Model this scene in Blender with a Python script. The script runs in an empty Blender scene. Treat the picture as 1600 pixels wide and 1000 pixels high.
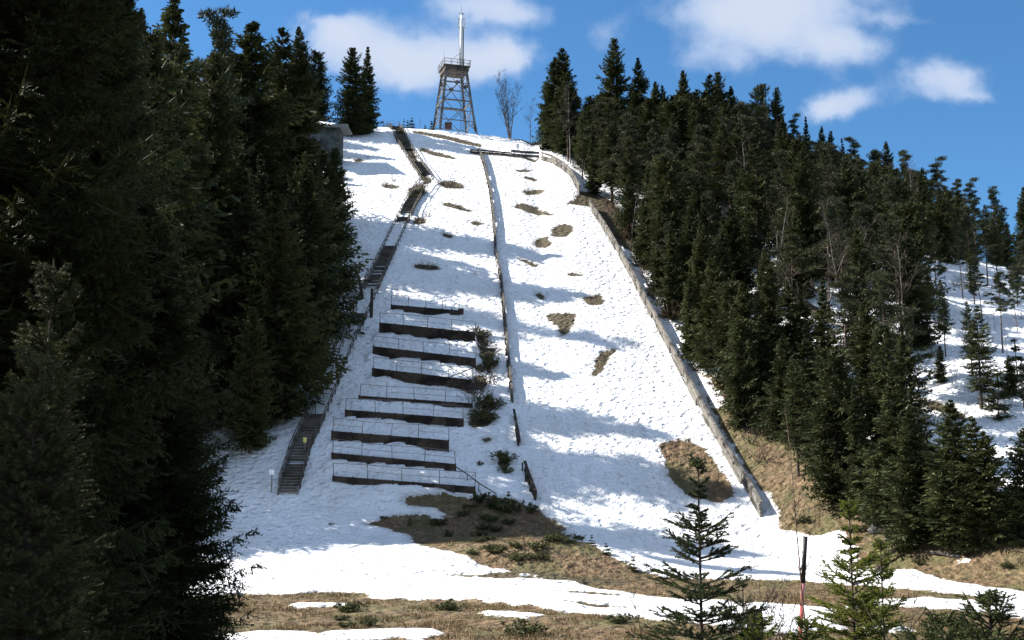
import bpy, bmesh, math, random
import numpy as np
from mathutils import Vector, Matrix
R = math.radians
random.seed(7); rng = np.random.default_rng(7)
SC = bpy.context.scene; COL = SC.collection
# ------------------------------------------------------------------ camera
EYE = 4.6; PITCH = R(8.8); F = 1931.0
cam = bpy.data.cameras.new('camera'); cam.sensor_width = 36; cam.lens = 36*F/1600
cam.clip_start = 0.2; cam.clip_end = 6000
co = bpy.data.objects.new('camera', cam); COL.objects.link(co)
co.location = (0, 0, EYE); co.rotation_euler = (R(90)+PITCH, 0, 0); SC.camera = co
def ray(px, py):
    cx, cy = px-800, 500-py
    y = F*math.cos(PITCH)-cy*math.sin(PITCH); z = F*math.sin(PITCH)+cy*math.cos(PITCH)
    return cx/y, z/y                       # x and z per metre of distance
# ------------------------------------------------------------------ view, sun, sky
SC.view_settings.view_transform = 'Standard'; SC.view_settings.look = 'None'
SC.view_settings.gamma = 1; SC.view_settings.exposure = 1.42
SUN_EL, SUN_AZ = 41.0, 18.0                 # from the left, a little beyond the hill
sv = Vector((-math.cos(R(SUN_EL))*math.cos(R(SUN_AZ)), math.cos(R(SUN_EL))*math.sin(R(SUN_AZ)), math.sin(R(SUN_EL))))
sl = bpy.data.lights.new('sun', 'SUN'); sl.energy = 4.6; sl.angle = R(0.5); sl.color = (1, .955, .88)
so = bpy.data.objects.new('sun', sl); COL.objects.link(so)
so.rotation_euler = sv.to_track_quat('Z', 'Y').to_euler(); so.location = (-80, 40, 120)
W = bpy.data.worlds.new('World'); SC.world = W; W.use_nodes = True
nt = W.node_tree; nt.nodes.clear()
def N(nt, t, **k):
    n = nt.nodes.new(t)
    for a, b in k.items(): setattr(n, a, b)
    return n
def math_(nt, op, a, b=None, clamp=False):
    n = N(nt, 'ShaderNodeMath', operation=op, use_clamp=clamp)
    for i, v in enumerate((a, b)):
        if v is None: continue
        if isinstance(v, (int, float)): n.inputs[i].default_value = v
        else: nt.links.new(v, n.inputs[i])
    return n.outputs[0]
def maprange(nt, v, a, b, c=0.0, d=1.0, smooth=True):
    n = N(nt, 'ShaderNodeMapRange', interpolation_type='SMOOTHSTEP' if smooth else 'LINEAR')
    nt.links.new(v, n.inputs[0])
    for i, q in enumerate((a, b, c, d)): n.inputs[i+1].default_value = q
    return n.outputs[0]
def mixc(nt, f, a, b, bt='MIX'):
    n = N(nt, 'ShaderNodeMix', data_type='RGBA', blend_type=bt)
    for s, v in ((0, f), (6, a), (7, b)):
        if isinstance(v, (int, float)): n.inputs[s].default_value = v
        elif isinstance(v, tuple): n.inputs[s].default_value = (*v, 1)
        else: nt.links.new(v, n.inputs[s])
    return n.outputs[2]
sky = N(nt, 'ShaderNodeTexSky', sky_type='NISHITA', sun_disc=False, sun_elevation=R(SUN_EL), sun_rotation=R(270+SUN_AZ),
        altitude=600, air_density=1.0, dust_density=0.15, ozone_density=3.5)
tc = N(nt, 'ShaderNodeTexCoord'); sep = N(nt, 'ShaderNodeSeparateXYZ'); nt.links.new(tc.outputs['Generated'], sep.inputs[0])
ysafe = math_(nt, 'MAXIMUM', sep.outputs[1], 0.02)
u = math_(nt, 'DIVIDE', sep.outputs[0], ysafe); v = math_(nt, 'DIVIDE', sep.outputs[2], ysafe)
cmb = N(nt, 'ShaderNodeCombineXYZ'); nt.links.new(u, cmb.inputs[0]); nt.links.new(v, cmb.inputs[1])
nz = N(nt, 'ShaderNodeTexNoise'); nz.inputs['Scale'].default_value = 11; nz.inputs['Detail'].default_value = 8; nz.inputs['Roughness'].default_value = .6
nt.links.new(cmb.outputs[0], nz.inputs['Vector'])
wv = N(nt, 'ShaderNodeVectorMath', operation='SUBTRACT'); nt.links.new(nz.outputs['Color'], wv.inputs[0]); wv.inputs[1].default_value = (.5, .5, .5)
ws = N(nt, 'ShaderNodeVectorMath', operation='MULTIPLY_ADD'); nt.links.new(wv.outputs[0], ws.inputs[0]); ws.inputs[1].default_value = (.085, .05, 0)
nt.links.new(cmb.outputs[0], ws.inputs[2])
CL = [(550,62,75,42,1.1),(515,38,35,20,.7),(632,98,62,36,.95),(728,98,82,42,1.05),(785,98,40,28,.65),
      (742,10,88,26,.9),(810,28,48,20,.6),(1180,28,110,42,1.15),(1315,72,75,33,1.1),(1110,88,60,26,.6),(1240,-20,160,40,1.0),
      (1400,25,60,12,.4),(1322,158,70,24,1.0),(1275,150,25,18,.5),(1480,124,52,30,1.05),(1530,152,45,10,.4),(948,48,36,34,.42),
      (400,-90,200,40,.9),(1500,-160,240,60,1.0),(900,-120,200,50,.8)]
tot = None
for px, py, rx, ry, am in CL:
    cu, cv = ray(px, py)
    s = N(nt, 'ShaderNodeVectorMath', operation='SUBTRACT'); nt.links.new(ws.outputs[0], s.inputs[0]); s.inputs[1].default_value = (cu, cv, 0)
    m = N(nt, 'ShaderNodeVectorMath', operation='MULTIPLY'); nt.links.new(s.outputs[0], m.inputs[0]); m.inputs[1].default_value = (F/rx, F/ry, 0)
    d = N(nt, 'ShaderNodeVectorMath', operation='DOT_PRODUCT'); nt.links.new(m.outputs[0], d.inputs[0]); nt.links.new(m.outputs[0], d.inputs[1])
    e = math_(nt, 'EXPONENT', math_(nt, 'MULTIPLY', d.outputs['Value'], -.8)); e = math_(nt, 'MULTIPLY', e, am)
    tot = e if tot is None else math_(nt, 'ADD', tot, e)
nz2 = N(nt, 'ShaderNodeTexNoise'); nz2.inputs['Scale'].default_value = 30; nz2.inputs['Detail'].default_value = 8; nz2.inputs['Roughness'].default_value = .58
nt.links.new(cmb.outputs[0], nz2.inputs['Vector'])
tot2 = math_(nt, 'ADD', tot, math_(nt, 'MULTIPLY', math_(nt, 'SUBTRACT', nz2.outputs['Fac'], .5), .75))
dens = math_(nt, 'MULTIPLY', maprange(nt, tot2, .17, .88), math_(nt, 'GREATER_THAN', sep.outputs[1], .05))
dens = math_(nt, 'MULTIPLY', dens, .88)
SKYK = 0.068
sk = mixc(nt, 1.0, sky.outputs[0], (.43*SKYK, .71*SKYK, .86*SKYK), 'MULTIPLY')
shade = maprange(nt, tot2, .5, 1.4)
cc = mixc(nt, shade, (.20, .25, .34), (.27, .295, .345))
# unseen clouds added overhead and behind to lift the shadows
nz3 = N(nt, 'ShaderNodeTexNoise'); nz3.inputs['Scale'].default_value = 3.2; nz3.inputs['Detail'].default_value = 6; nt.links.new(tc.outputs['Generated'], nz3.inputs['Vector'])
away = math_(nt, 'MAXIMUM', maprange(nt, sep.outputs[1], .55, .25), maprange(nt, sep.outputs[2], .55, .72))
away = math_(nt, 'MULTIPLY', away, maprange(nt, sep.outputs[2], .02, .2))
dens = math_(nt, 'MAXIMUM', dens, math_(nt, 'MULTIPLY', math_(nt, 'MULTIPLY', maprange(nt, nz3.outputs['Fac'], .36, .52), away), .92))
bg = N(nt, 'ShaderNodeBackground'); nt.links.new(mixc(nt, dens, sk, cc), bg.inputs[0]); bg.inputs[1].default_value = 1.0
wo = N(nt, 'ShaderNodeOutputWorld'); nt.links.new(bg.outputs[0], wo.inputs[0])
# ------------------------------------------------------------------ helpers
def tag(o, label=None, cat=None, group=None, kind=None):
    if label: o['label'] = label
    if cat: o['category'] = cat
    if group: o['group'] = group
    if kind: o['kind'] = kind
    return o
def empty(name, loc, label=None, cat=None, group=None, rz=0, sc=1):
    o = bpy.data.objects.new(name, None); COL.objects.link(o); o.location = loc; o.rotation_euler = (0, 0, rz)
    o.scale = (sc, sc, sc) if not isinstance(sc, tuple) else sc
    o.empty_display_size = .3
    return tag(o, label, cat, group)
def link(name, mesh, parent=None):
    o = bpy.data.objects.new(name, mesh); COL.objects.link(o); o.parent = parent; return o
def trimesh(name, V, mat, smooth=False):
    """V: (n,3,3) triangle soup"""
    V = np.asarray(V, dtype=np.float32).reshape(-1, 3); n = len(V)//3
    me = bpy.data.meshes.new(name); me.vertices.add(n*3); me.vertices.foreach_set('co', V.ravel())
    me.loops.add(n*3); me.loops.foreach_set('vertex_index', np.arange(n*3, dtype=np.int32))
    me.polygons.add(n); me.polygons.foreach_set('loop_start', np.arange(0, n*3, 3, dtype=np.int32))
    me.update(); me.materials.append(mat); return me
class MB:
    def __init__(s): s.v = []; s.f = []
    def add(s, vs, fs):
        o = len(s.v); s.v += [tuple(p) for p in vs]; s.f += [tuple(o+i for i in f) for f in fs]; return s
    def hexa(s, p): return s.add(p, [(0,3,2,1),(4,5,6,7),(0,1,5,4),(1,2,6,5),(2,3,7,6),(3,0,4,7)])
    def box(s, c, d):
        x, y, z = c; a, b, h = d[0]/2, d[1]/2, d[2]/2
        return s.hexa([(x-a,y-b,z-h),(x+a,y-b,z-h),(x+a,y+b,z-h),(x-a,y+b,z-h),(x-a,y-b,z+h),(x+a,y-b,z+h),(x+a,y+b,z+h),(x-a,y+b,z+h)])
    def beam(s, p, q, w, h=None, up=(0,0,1)):
        h = h or w; p = Vector(p); q = Vector(q); d = (q-p).normalized(); upv = Vector(up)
        if abs(d.dot(upv)) > .97: upv = Vector((0, 1, 0))
        r = d.cross(upv).normalized()*(w/2); t = r.cross(d).normalized()*(h/2)
        return s.hexa([p-r-t, p+r-t, q+r-t, q-r-t, p-r+t, p+r+t, q+r+t, q-r+t])
    def tube(s, pts, rad, n=7, cap=True):
        pts = [Vector(p) for p in pts]; o = len(s.v); k = len(pts)
        if isinstance(rad, (int, float)): rad = [rad]*k
        ref = Vector((.31, .22, .93))
        for i, p in enumerate(pts):
            d = (pts[min(i+1, k-1)]-pts[max(i-1, 0)]).normalized()
            a = d.cross(ref)
            if a.length < .15: a = d.cross(Vector((1, 0, 0)))
            a.normalize(); b = d.cross(a)
            for j in range(n):
                t = 2*math.pi*j/n; s.v.append(tuple(p+(a*math.cos(t)+b*math.sin(t))*rad[i]))
        for i in range(k-1):
            for j in range(n):
                s.f.append((o+i*n+j, o+i*n+(j+1) % n, o+(i+1)*n+(j+1) % n, o+(i+1)*n+j))
        if cap: s.f.append(tuple(o+j for j in range(n))[::-1]); s.f.append(tuple(o+(k-1)*n+j for j in range(n)))
        return s
    def mesh(s, name, mat, smooth=False):
        me = bpy.data.meshes.new(name); me.from_pydata(s.v, [], s.f); me.update(); me.materials.append(mat)
        if smooth: me.polygons.foreach_set('use_smooth', [True]*len(me.polygons))
        return me
    def build(s, name, mat, parent=None, smooth=False): return link(name, s.mesh(name, mat, smooth), parent)
# ------------------------------------------------------------------ noise and terrain
_tab = rng.random((256, 256))
def vn(x, y, wl, seed=0):
    x = np.asarray(x, float)/wl+seed*17.3; y = np.asarray(y, float)/wl+seed*9.1
    xi = np.floor(x).astype(int); yi = np.floor(y).astype(int); fx = x-xi; fy = y-yi
    fx = fx*fx*(3-2*fx); fy = fy*fy*(3-2*fy)
    g = lambda a, b: _tab[a & 255, b & 255]
    return (g(xi,yi)*(1-fx)+g(xi+1,yi)*fx)*(1-fy)+(g(xi,yi+1)*(1-fx)+g(xi+1,yi+1)*fx)*fy-.5
def ss(a, b, x): t = np.clip((x-a)/(b-a), 0, 1); return t*t*(3-2*t)
def H0(x, y):
    x = np.asarray(x, float); y = np.asarray(y, float)
    zc = np.interp(x, [-160,-80,-35,-20,-10,2,5,9,16,28,50,68,84,120,200,400], [108,98,79.6,77.6,76.8,75.6,74.3,69.5,67.5,66,60,51,42,27,12,0])
    yf = np.interp(x, [-120,-60,-30,-22,15,19,25,31,45,80,200], [93,93,93,93,92.5,92,86,75,68,62,60])
    yc = np.interp(x, [-160,-40,-20,4,9,50,85,200], [240,232,228,228,216,211,200,190])
    t = (y-yf)/(yc-yf); s1, s2 = .035, .016
    g = lambda q, s: s*np.logaddexp(0, q/s)
    z = zc*(g(t, s1)-g(t-1, s2))
    over = np.clip(y-yc-12, 0, None); z = z-np.minimum(over*.3, np.clip(z, 0, None)*.95)
    z = z+2.2*np.exp(-(((x-1.5)/8.5)**2+((y-85)/6.5)**2))+0.9*np.exp(-(((x+9)/8)**2+((y-88)/6)**2))
    near = 3.0*(1-ss(6, 33, y)); z = z+near
    z = z+.5*vn(x, y, 14, 1)*ss(60, 110, y)+.18*vn(x, y, 5, 2)
    wild = ss(20, 26, x-(y-97)*-.068)*ss(70, 90, y)
    z = z+wild*(1.6*vn(x, y, 11, 3)+.8*vn(x, y, 4, 4))
    return z
def hit(px, py, fn=H0, y0=28.0):
    a, c = ray(px, py); prev = y0; y = y0
    while y < 262:
        if EYE+c*y <= float(fn(a*y, y)):
            lo, hi = prev, y
            for _ in range(22):
                m = (lo+hi)/2
                if EYE+c*m <= float(fn(a*m, m)): hi = m
                else: lo = m
            return Vector((a*hi, hi, float(fn(a*hi, hi))))
        prev = y; y += .7
    return Vector((a*232, 232, float(fn(a*232, 232))))
# terraces: wall seen from (x0,y bottom) to (x1,y bottom), height in photo pixels, label words
TER = [((612,487),(717,496),10,'topmost'), ((594,526),(742,541),21,'second from the top'), ((584,558),(743,577),16,'third from the top'),
       ((583,590),(738,609),14,'fourth from the top'), ((562,625),(738,637),6,'fifth from the top'), ((541,654),(724,668),13,'fourth from the bottom'),
       ((520,688),(701,703),14,'third from the bottom'), ((520,722),(712,740),14,'second from the bottom'), ((522,752),(742,769),8,'lowest')]
TW = []
for a, b, hp, lab in TER:
    A, B = hit(*a), hit(*b)
    TW.append((A, B, hp*(A.y+B.y)/2/F*1.03, lab))
def H(x, y):
    z = H0(x, y)
    for A, B, h, _ in TW:
        t = (x-A.x)/(B.x-A.x); yw = A.y+(B.y-A.y)*np.clip(t, 0, 1); zt = A.z+(B.z-A.z)*np.clip(t, 0, 1)+h-.06
        ins = (t > 0)*(t < 1)*(y > yw+.12)*(y < yw+9)
        ft = (t > -.05)*(t < 1.05)*(y < yw-.4)*(y > yw-2.4)
        z = z+np.where(ft > 0, np.clip(1.4*vn(x, y+A.y, 3.1, 7)+.35, 0, .6)*min(h, 1.2)*(y-(yw-2.4))/2.0, 0)
        z = np.where(ins > 0, np.maximum(z, zt+.1*(y-yw)), z)
    return z
def Hs(x, y): return float(H(np.array([x]), np.array([y]))[0])
def poly(pts): return np.array([[p.x, p.y] for p in (hit(*q) for q in pts)])
def ell(cx, cy, rx, ry, ang=0, n=14, wob=.18):
    rr = random.Random(int(cx*7+cy)); out = []
    for i in range(n):
        t = 2*math.pi*i/n; k = 1+rr.uniform(-wob, wob); x, y = rx*k*math.cos(t), ry*k*math.sin(t); a = R(ang)
        out.append((cx+x*math.cos(a)-y*math.sin(a), cy+x*math.sin(a)+y*math.cos(a)))
    return out
BARE = [
 [(250,938),(380,930),(520,925),(560,928),(600,938),(720,939),(850,952),(960,966),(1000,967),(1100,977),(1140,988),(1230,992),(1330,990),(1340,1080),(250,1080)],
 [(572,820),(600,812),(640,806),(690,797),(640,791),(628,779),(700,774),(760,780),(800,779),(840,797),(880,826),(940,862),(1000,892),(1035,905),(1110,906),(1200,907),(1300,912),(1370,919),(1450,925),(1540,936),
  (1540,941),(1450,936),(1370,940),(1310,954),(1230,948),(1140,941),(1040,936),(960,925),(900,911),(800,896),(742,881),(730,870),(656,855),(640,836),(600,826)],
 [(1290,962),(1360,949),(1450,951),(1520,959),(1600,969),(1750,978),(1750,1080),(1330,1080),(1320,985)],
 [(1215,806),(1228,829),(1270,838),(1312,830),(1336,852),(1346,882),(1382,893),(1430,891),(1470,906),(1530,916),(1600,926),(1760,940),(1760,850),(1640,800),(1560,770),(1450,720),(1330,690),(1240,650),(1180,620),(1120,590),(1080,572),(1110,640),(1140,690),(1178,752)],
 [(1028,696),(1075,688),(1100,700),(1118,722),(1140,755),(1150,772),(1125,787),(1100,781),(1078,776),(1050,756),(1042,735)],
 [(610,192),(622,196),(640,225),(660,262),(674,285),(664,290),(648,262),(628,228)],
 [(646,205),(690,211),(752,226),(752,231),(690,217),(646,209)], [(655,232),(690,240),(712,247),(710,250),(680,244),(655,236)],
 [(700,202),(760,203),(832,216),(838,226),(800,218),(740,207),(700,206)], [(735,237),(780,240),(842,246),(842,250),(780,244),(735,241)],
 [(905,300),(930,300),(960,318),(980,345),(1000,400),(960,380),(925,325),(885,320),(898,312)],
 ell(752,534,14,6,25), ell(766,556,10,12,30), ell(750,600,11,15), ell(760,630,10,13,20), ell(742,655,14,7,10), ell(748,578,8,8),
 [(640,590),(740,603),(745,618),(690,608)],
 ell(818,268,13,1.6), ell(832,281,14,2,14), ell(834,301,17,4.5,-6), ell(832,329,30,5.5,15), ell(878,361,17,10,-12), ell(849,381,13,8), ell(827,412,15,3,25),
 ell(897,430,12,3.5,3), ell(844,464,7,4.5,25), ell(927,470,17,8.5), [(855,490),(878,492),(902,488),(898,505),(888,522),(878,526),(872,512),(858,502)],
 [(958,545),(962,549),(950,562),(946,575),(932,590),(922,590),(930,578),(928,566),(938,552)],
 ell(704,290,20,6,8), ell(665,418,21,4.5,5), ell(560,252,8,2.5), ell(610,292,12,3.5,6), ell(700,370,10,3,20), ell(715,325,25,3,14), ell(655,345,9,7),
 ell(750,655,14,20,60), ell(788,722,9,13), ell(760,560,9,22,-20), ell(760,690,8,4), ell(745,350,8,4), ell(650,300,14,9,-40),
 [(700,901),(792,898),(850,903),(960,910),(850,908),(760,905)], [(860,925),(930,927),(1000,935),(930,933)], [(880,942),(960,948),(1000,955),(950,953)],
 [(1400,700),(1500,740),(1600,790),(1600,800),(1480,760)], [(960,330),(1010,380),(1040,430),(1010,420),(980,370)],
 ell(1350,560,60,10,20), ell(1250,480,40,9,20), ell(1300,600,60,10,20), ell(1470,640,40,7,20), ell(1150,400,60,15,20),
]
SNOW = [ [(455,945),(545,945),(555,951),(470,952)], [(335,996),(400,990),(480,989),(505,996),(500,1012),(335,1012)], [(500,990),(600,986),(680,987),(695,994),(640,1003),(500,1006)],
 [(750,957),(800,957),(850,962),(820,968),(760,964)], [(1352,982),(1400,979),(1425,986),(1400,992),(1358,992)], [(1072,570),(1105,592),(1140,630),(1120,640),(1095,610)],
 [(650,795),(680,793),(705,808),(680,811),(655,806)], [(1182,766),(1205,775),(1216,800),(1205,803)], [(1492,876),(1510,874),(1512,880),(1495,881)],
 [(1371,823),(1382,824),(1380,830)], [(1080,655),(1105,670),(1112,705),(1095,700)] ]
def sdf(P, X, Y, lim=3.0):
    out = np.full(X.shape, -lim)
    m = (X > P[:,0].min()-lim)&(X < P[:,0].max()+lim)&(Y > P[:,1].min()-lim)&(Y < P[:,1].max()+lim)
    if not m.any(): return out
    x, y = X[m], Y[m]; d = np.full(x.shape, 1e9); ins = np.zeros(x.shape, bool); n = len(P)
    for i in range(n):
        ax, ay = P[i]; bx, by = P[(i+1) % n]; ex, ey = bx-ax, by-ay; L = ex*ex+ey*ey+1e-9
        t = np.clip(((x-ax)*ex+(y-ay)*ey)/L, 0, 1); d = np.minimum(d, np.hypot(x-ax-t*ex, y-ay-t*ey))
        if ey != 0:
            c = ((ay > y) != (by > y)) & (x < (bx-ax)*(y-ay)/(by-ay)+ax); ins ^= c
    out[m] = np.clip(np.where(ins, d, -d), -lim, lim); return out
def axis(lo, a, b, hi, st, grow=1.12, mx=30):
    c = list(np.arange(a, b, st)); s = st; p = a
    left = []
    while p > lo: s = min(s*grow, mx); p -= s; left.append(p)
    s = st; p = c[-1]; right = []
    while p < hi: s = min(s*grow, mx); p += s; right.append(p)
    return np.array(left[::-1]+c+right)
XS = axis(-900, -34, 40, 900, .34); YS = axis(-300, 38, 238, 1500, .36)
# keep the wild slope on the right reasonably fine
XS = np.unique(np.concatenate([XS, np.arange(40, 100, .9)]))
XX, YY = np.meshgrid(XS, YS)
bare = np.full(XX.shape, -3.0)
BP = [poly(p) for p in BARE]; SP = [poly(p) for p in SNOW]
for P in BP: bare = np.maximum(bare, sdf(P, XX, YY))
bare = np.maximum(bare, np.clip((42-YY)*.3, -3, 3))          # the bank we stand on is grass
for P in SP: bare = np.minimum(bare, -sdf(P, XX, YY))
ZZ = H(XX, YY)
ZZ = ZZ+.14*ss(.35, -.35, bare)+(.10*vn(XX, YY, 1.1, 5)+.07*vn(XX, YY, 2.3, 6))*ss(36, 60, YY)
far = np.clip(np.hypot(XX, YY)-300, 0, None)
ny, nx = XX.shape
me = bpy.data.meshes.new('ground'); me.vertices.add(nx*ny)
me.vertices.foreach_set('co', np.stack([XX, YY, ZZ], -1).astype(np.float32).ravel())
idx = np.arange(nx*ny).reshape(ny, nx)
q = np.stack([idx[:-1,:-1], idx[:-1,1:], idx[1:,1:], idx[1:,:-1]], -1).reshape(-1, 4).astype(np.int32)
me.loops.add(q.size); me.loops.foreach_set('vertex_index', q.ravel()); me.polygons.add(len(q))
me.polygons.foreach_set('loop_start', np.arange(0, q.size, 4, dtype=np.int32)); me.update()
me.polygons.foreach_set('use_smooth', [True]*len(q))
moss = np.full(XX.shape, -3.0)
for P in BP[5:]: moss = np.maximum(moss, sdf(P, XX, YY))
ma_ = me.attributes.new('moss', 'FLOAT', 'POINT'); ma_.data.foreach_set('value', moss.astype(np.float32).ravel())
at_ = me.attributes.new('bare', 'FLOAT', 'POINT'); at_.data.foreach_set('value', bare.astype(np.float32).ravel())
# ------------------------------------------------------------------ materials
def newmat(name, rough=.8, spec=.3):
    m = bpy.data.materials.new(name); m.use_nodes = True; t = m.node_tree; b = t.nodes['Principled BSDF']
    b.inputs['Roughness'].default_value = rough; b.inputs['Specular IOR Level'].default_value = spec
    return m, t, b
def noise(t, scale, detail=4, rough=.55, vec=None, stretch=None):
    n = N(t, 'ShaderNodeTexNoise'); n.inputs['Scale'].default_value = scale; n.inputs['Detail'].default_value = detail; n.inputs['Roughness'].default_value = rough
    if vec is None: vec = N(t, 'ShaderNodeTexCoord').outputs['Object']
    if stretch:
        mp = N(t, 'ShaderNodeMapping'); mp.inputs['Scale'].default_value = stretch; t.links.new(vec, mp.inputs[0]); vec = mp.outputs[0]
    t.links.new(vec, n.inputs['Vector']); return n.outputs['Fac']
def bump(t, b, h, strength, dist):
    n = N(t, 'ShaderNodeBump'); n.inputs['Strength'].default_value = strength; n.inputs['Distance'].default_value = dist
    t.links.new(h, n.inputs['Height']); t.links.new(n.outputs[0], b.inputs['Normal']); return n
GM, t, b = newmat('snow_and_dead_grass', .75, .2)
pos = N(t, 'ShaderNodeNewGeometry').outputs['Position']
ab = N(t, 'ShaderNodeAttribute', attribute_name='bare').outputs['Fac']
n1 = noise(t, .7, 5, .6, pos); n2 = noise(t, 4.5, 4, .6, pos); n3 = noise(t, .12, 4, .6, pos)
e = math_(t, 'ADD', ab, math_(t, 'MULTIPLY', math_(t, 'SUBTRACT', n1, .5), 1.5))
e = math_(t, 'ADD', e, math_(t, 'MULTIPLY', math_(t, 'SUBTRACT', n2, .5), .7))
fac = maprange(t, e, -.06, .06)
g1 = noise(t, 9, 6, .7, pos); g2 = noise(t, .45, 5, .65, pos); g3 = noise(t, 2.4, 5, .65, pos, (1, .5, 1))
gr = mixc(t, maprange(t, g2, .38, .62), (.125, .077, .042), (.088, .070, .032))
gr = mixc(t, maprange(t, g3, .45, .68), gr, (.225, .155, .088))
gr = mixc(t, maprange(t, g1, .52, .7), gr, (.05, .034, .018))
g5 = noise(t, 1.3, 5, .7, pos); g6 = noise(t, .22, 3, .6, pos)
gr = mixc(t, math_(t, 'MULTIPLY', maprange(t, g5, .52, .66), .65), gr, (.045, .034, .019))
gr = mixc(t, math_(t, 'MULTIPLY', maprange(t, g6, .48, .60), .55), gr, (.075, .080, .026))
mo = N(t, 'ShaderNodeAttribute', attribute_name='moss').outputs['Fac']
gr = mixc(t, math_(t, 'MULTIPLY', maprange(t, mo, -1.2, -.6), .8), gr, mixc(t, maprange(t, g1, .4, .62), (.075, .062, .032), (.035, .028, .018)))
# snow: small dirt specks and faint grey soiling
sp = N(t, 'ShaderNodeTexVoronoi'); sp.inputs['Scale'].default_value = 1.7; sp.inputs['Randomness'].default_value = 1; t.links.new(pos, sp.inputs['Vector'])
n4 = noise(t, 6, 3, .6, pos)
speck = math_(t, 'MULTIPLY', maprange(t, math_(t, 'ADD', sp.outputs['Distance'], math_(t, 'MULTIPLY', n4, .25)), .20, .29, 1, 0), maprange(t, n1, .34, .5))
sn = mixc(t, maprange(t, n3, .4, .62), (.83, .84, .86), (.76, .76, .76))
sn = mixc(t, math_(t, 'MULTIPLY', speck, .72), sn, (.20, .17, .14))
run = noise(t, 1.0, 4, .6, pos, (1.6, .22, .22))
sn = mixc(t, math_(t, 'MULTIPLY', maprange(t, run, .50, .70), .28), sn, (.52, .50, .47))
sn = mixc(t, math_(t, 'MULTIPLY', maprange(t, e, -.75, -.03), .5), sn, (.36, .33, .29))
t.links.new(mixc(t, fac, sn, gr), b.inputs['Base Color'])
h = math_(t, 'ADD', math_(t, 'MULTIPLY', noise(t, 2.1, 3, .55, pos), 1.0), math_(t, 'MULTIPLY', noise(t, 5.5, 2, .5, pos), .28))
v2 = N(t, 'ShaderNodeTexVoronoi', feature='SMOOTH_F1'); v2.inputs['Scale'].default_value = 1.25; t.links.new(pos, v2.inputs['Vector'])
h = math_(t, 'ADD', h, math_(t, 'MULTIPLY', maprange(t, v2.outputs['Distance'], .0, .5), .55))
bump(t, b, h, 1.0, .42)
me.materials.append(GM); ground = link('ground', me); tag(ground, kind='structure')

def wood(name, c1, c2, scale=3, rough=.85, stretch=(1, 1, 6), bs=.4):
    m, t, b = newmat(name, rough, .2); n = noise(t, scale, 6, .65, None, stretch)
    m2 = noise(t, .6, 4, .6)
    c = mixc(t, maprange(t, n, .35, .65), c1, c2); c = mixc(t, maprange(t, m2, .46, .62), c, tuple(x*.6 for x in c1))
    oi = N(t, 'ShaderNodeObjectInfo'); c = mixc(t, math_(t, 'MULTIPLY', oi.outputs['Random'], .25), c, tuple(x*.7 for x in c2))
    t.links.new(c, b.inputs['Base Color']); bump(t, b, n, bs, .03); return m
M = {}
M['grey_wood'] = wood('weathered_grey_wood', (.065, .058, .05), (.25, .232, .205))
M['brown_wood'] = wood('tarred_brown_wood', (.024, .018, .014), (.085, .064, .05), 2.5)
M['dark_wood'] = wood('old_dark_wood', (.07, .06, .05), (.15, .13, .11))
M['tower_wood'] = wood('tower_timber', (.10, .095, .09), (.27, .255, .24))
M['hut_wall'] = wood('hut_boards', (.06, .072, .07), (.12, .14, .135), 4, .85, (5, 5, .6))
M['bark'] = wood('spruce_bark', (.045, .034, .026), (.11, .086, .068), 5, .9, (1, 1, .3))
M['pine_bark'] = wood('pine_bark', (.09, .06, .045), (.20, .15, .12), 5, .9, (1, 1, .3))
M['birch_bark'] = wood('birch_bark', (.14, .12, .11), (.34, .31, .28), 6, .8, (1, 1, .5))
M['twig'] = wood('dry_twigs', (.045, .034, .026), (.11, .085, .065), 5)
M['red_twig'] = wood('reddish_twigs', (.15, .085, .06), (.26, .16, .12), 5)
def plain(name, c, rough=.6, metal=0, spec=.4, var=.15):
    m, t, b = newmat(name, rough, spec); b.inputs['Metallic'].default_value = metal
    n = noise(t, 4, 5, .6); t.links.new(mixc(t, maprange(t, n, .3, .7), c, tuple(x*(1-var) for x in c)), b.inputs['Base Color']); return m
M['metal'] = plain('galvanised_metal', (.30, .31, .33), .5, .6); M['rail'] = plain('rail_steel', (.17, .15, .14), .6, .2)
M['white'] = plain('white_paint', (.80, .81, .82), .5); M['black'] = plain('black_paint', (.012, .012, .013), .5)
M['red'] = plain('red_paint', (.62, .10, .09), .5); M['pink'] = plain('faded_red_paint', (.62, .25, .23), .6)
M['felt'] = plain('grey_roofing_felt', (.19, .20, .19), .9); M['dark_metal'] = plain('dark_metal', (.05, .05, .055), .5, .3)
M['yellow'] = plain('yellow_paint', (.65, .6, .2), .6); M['snow'] = plain('snow', (.84, .85, .87), .8, 0, .2, .06)
M['stone'] = wood('grey_stone', (.10, .095, .085), (.24, .22, .20), 2, .9, (1, 1, 1))
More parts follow.
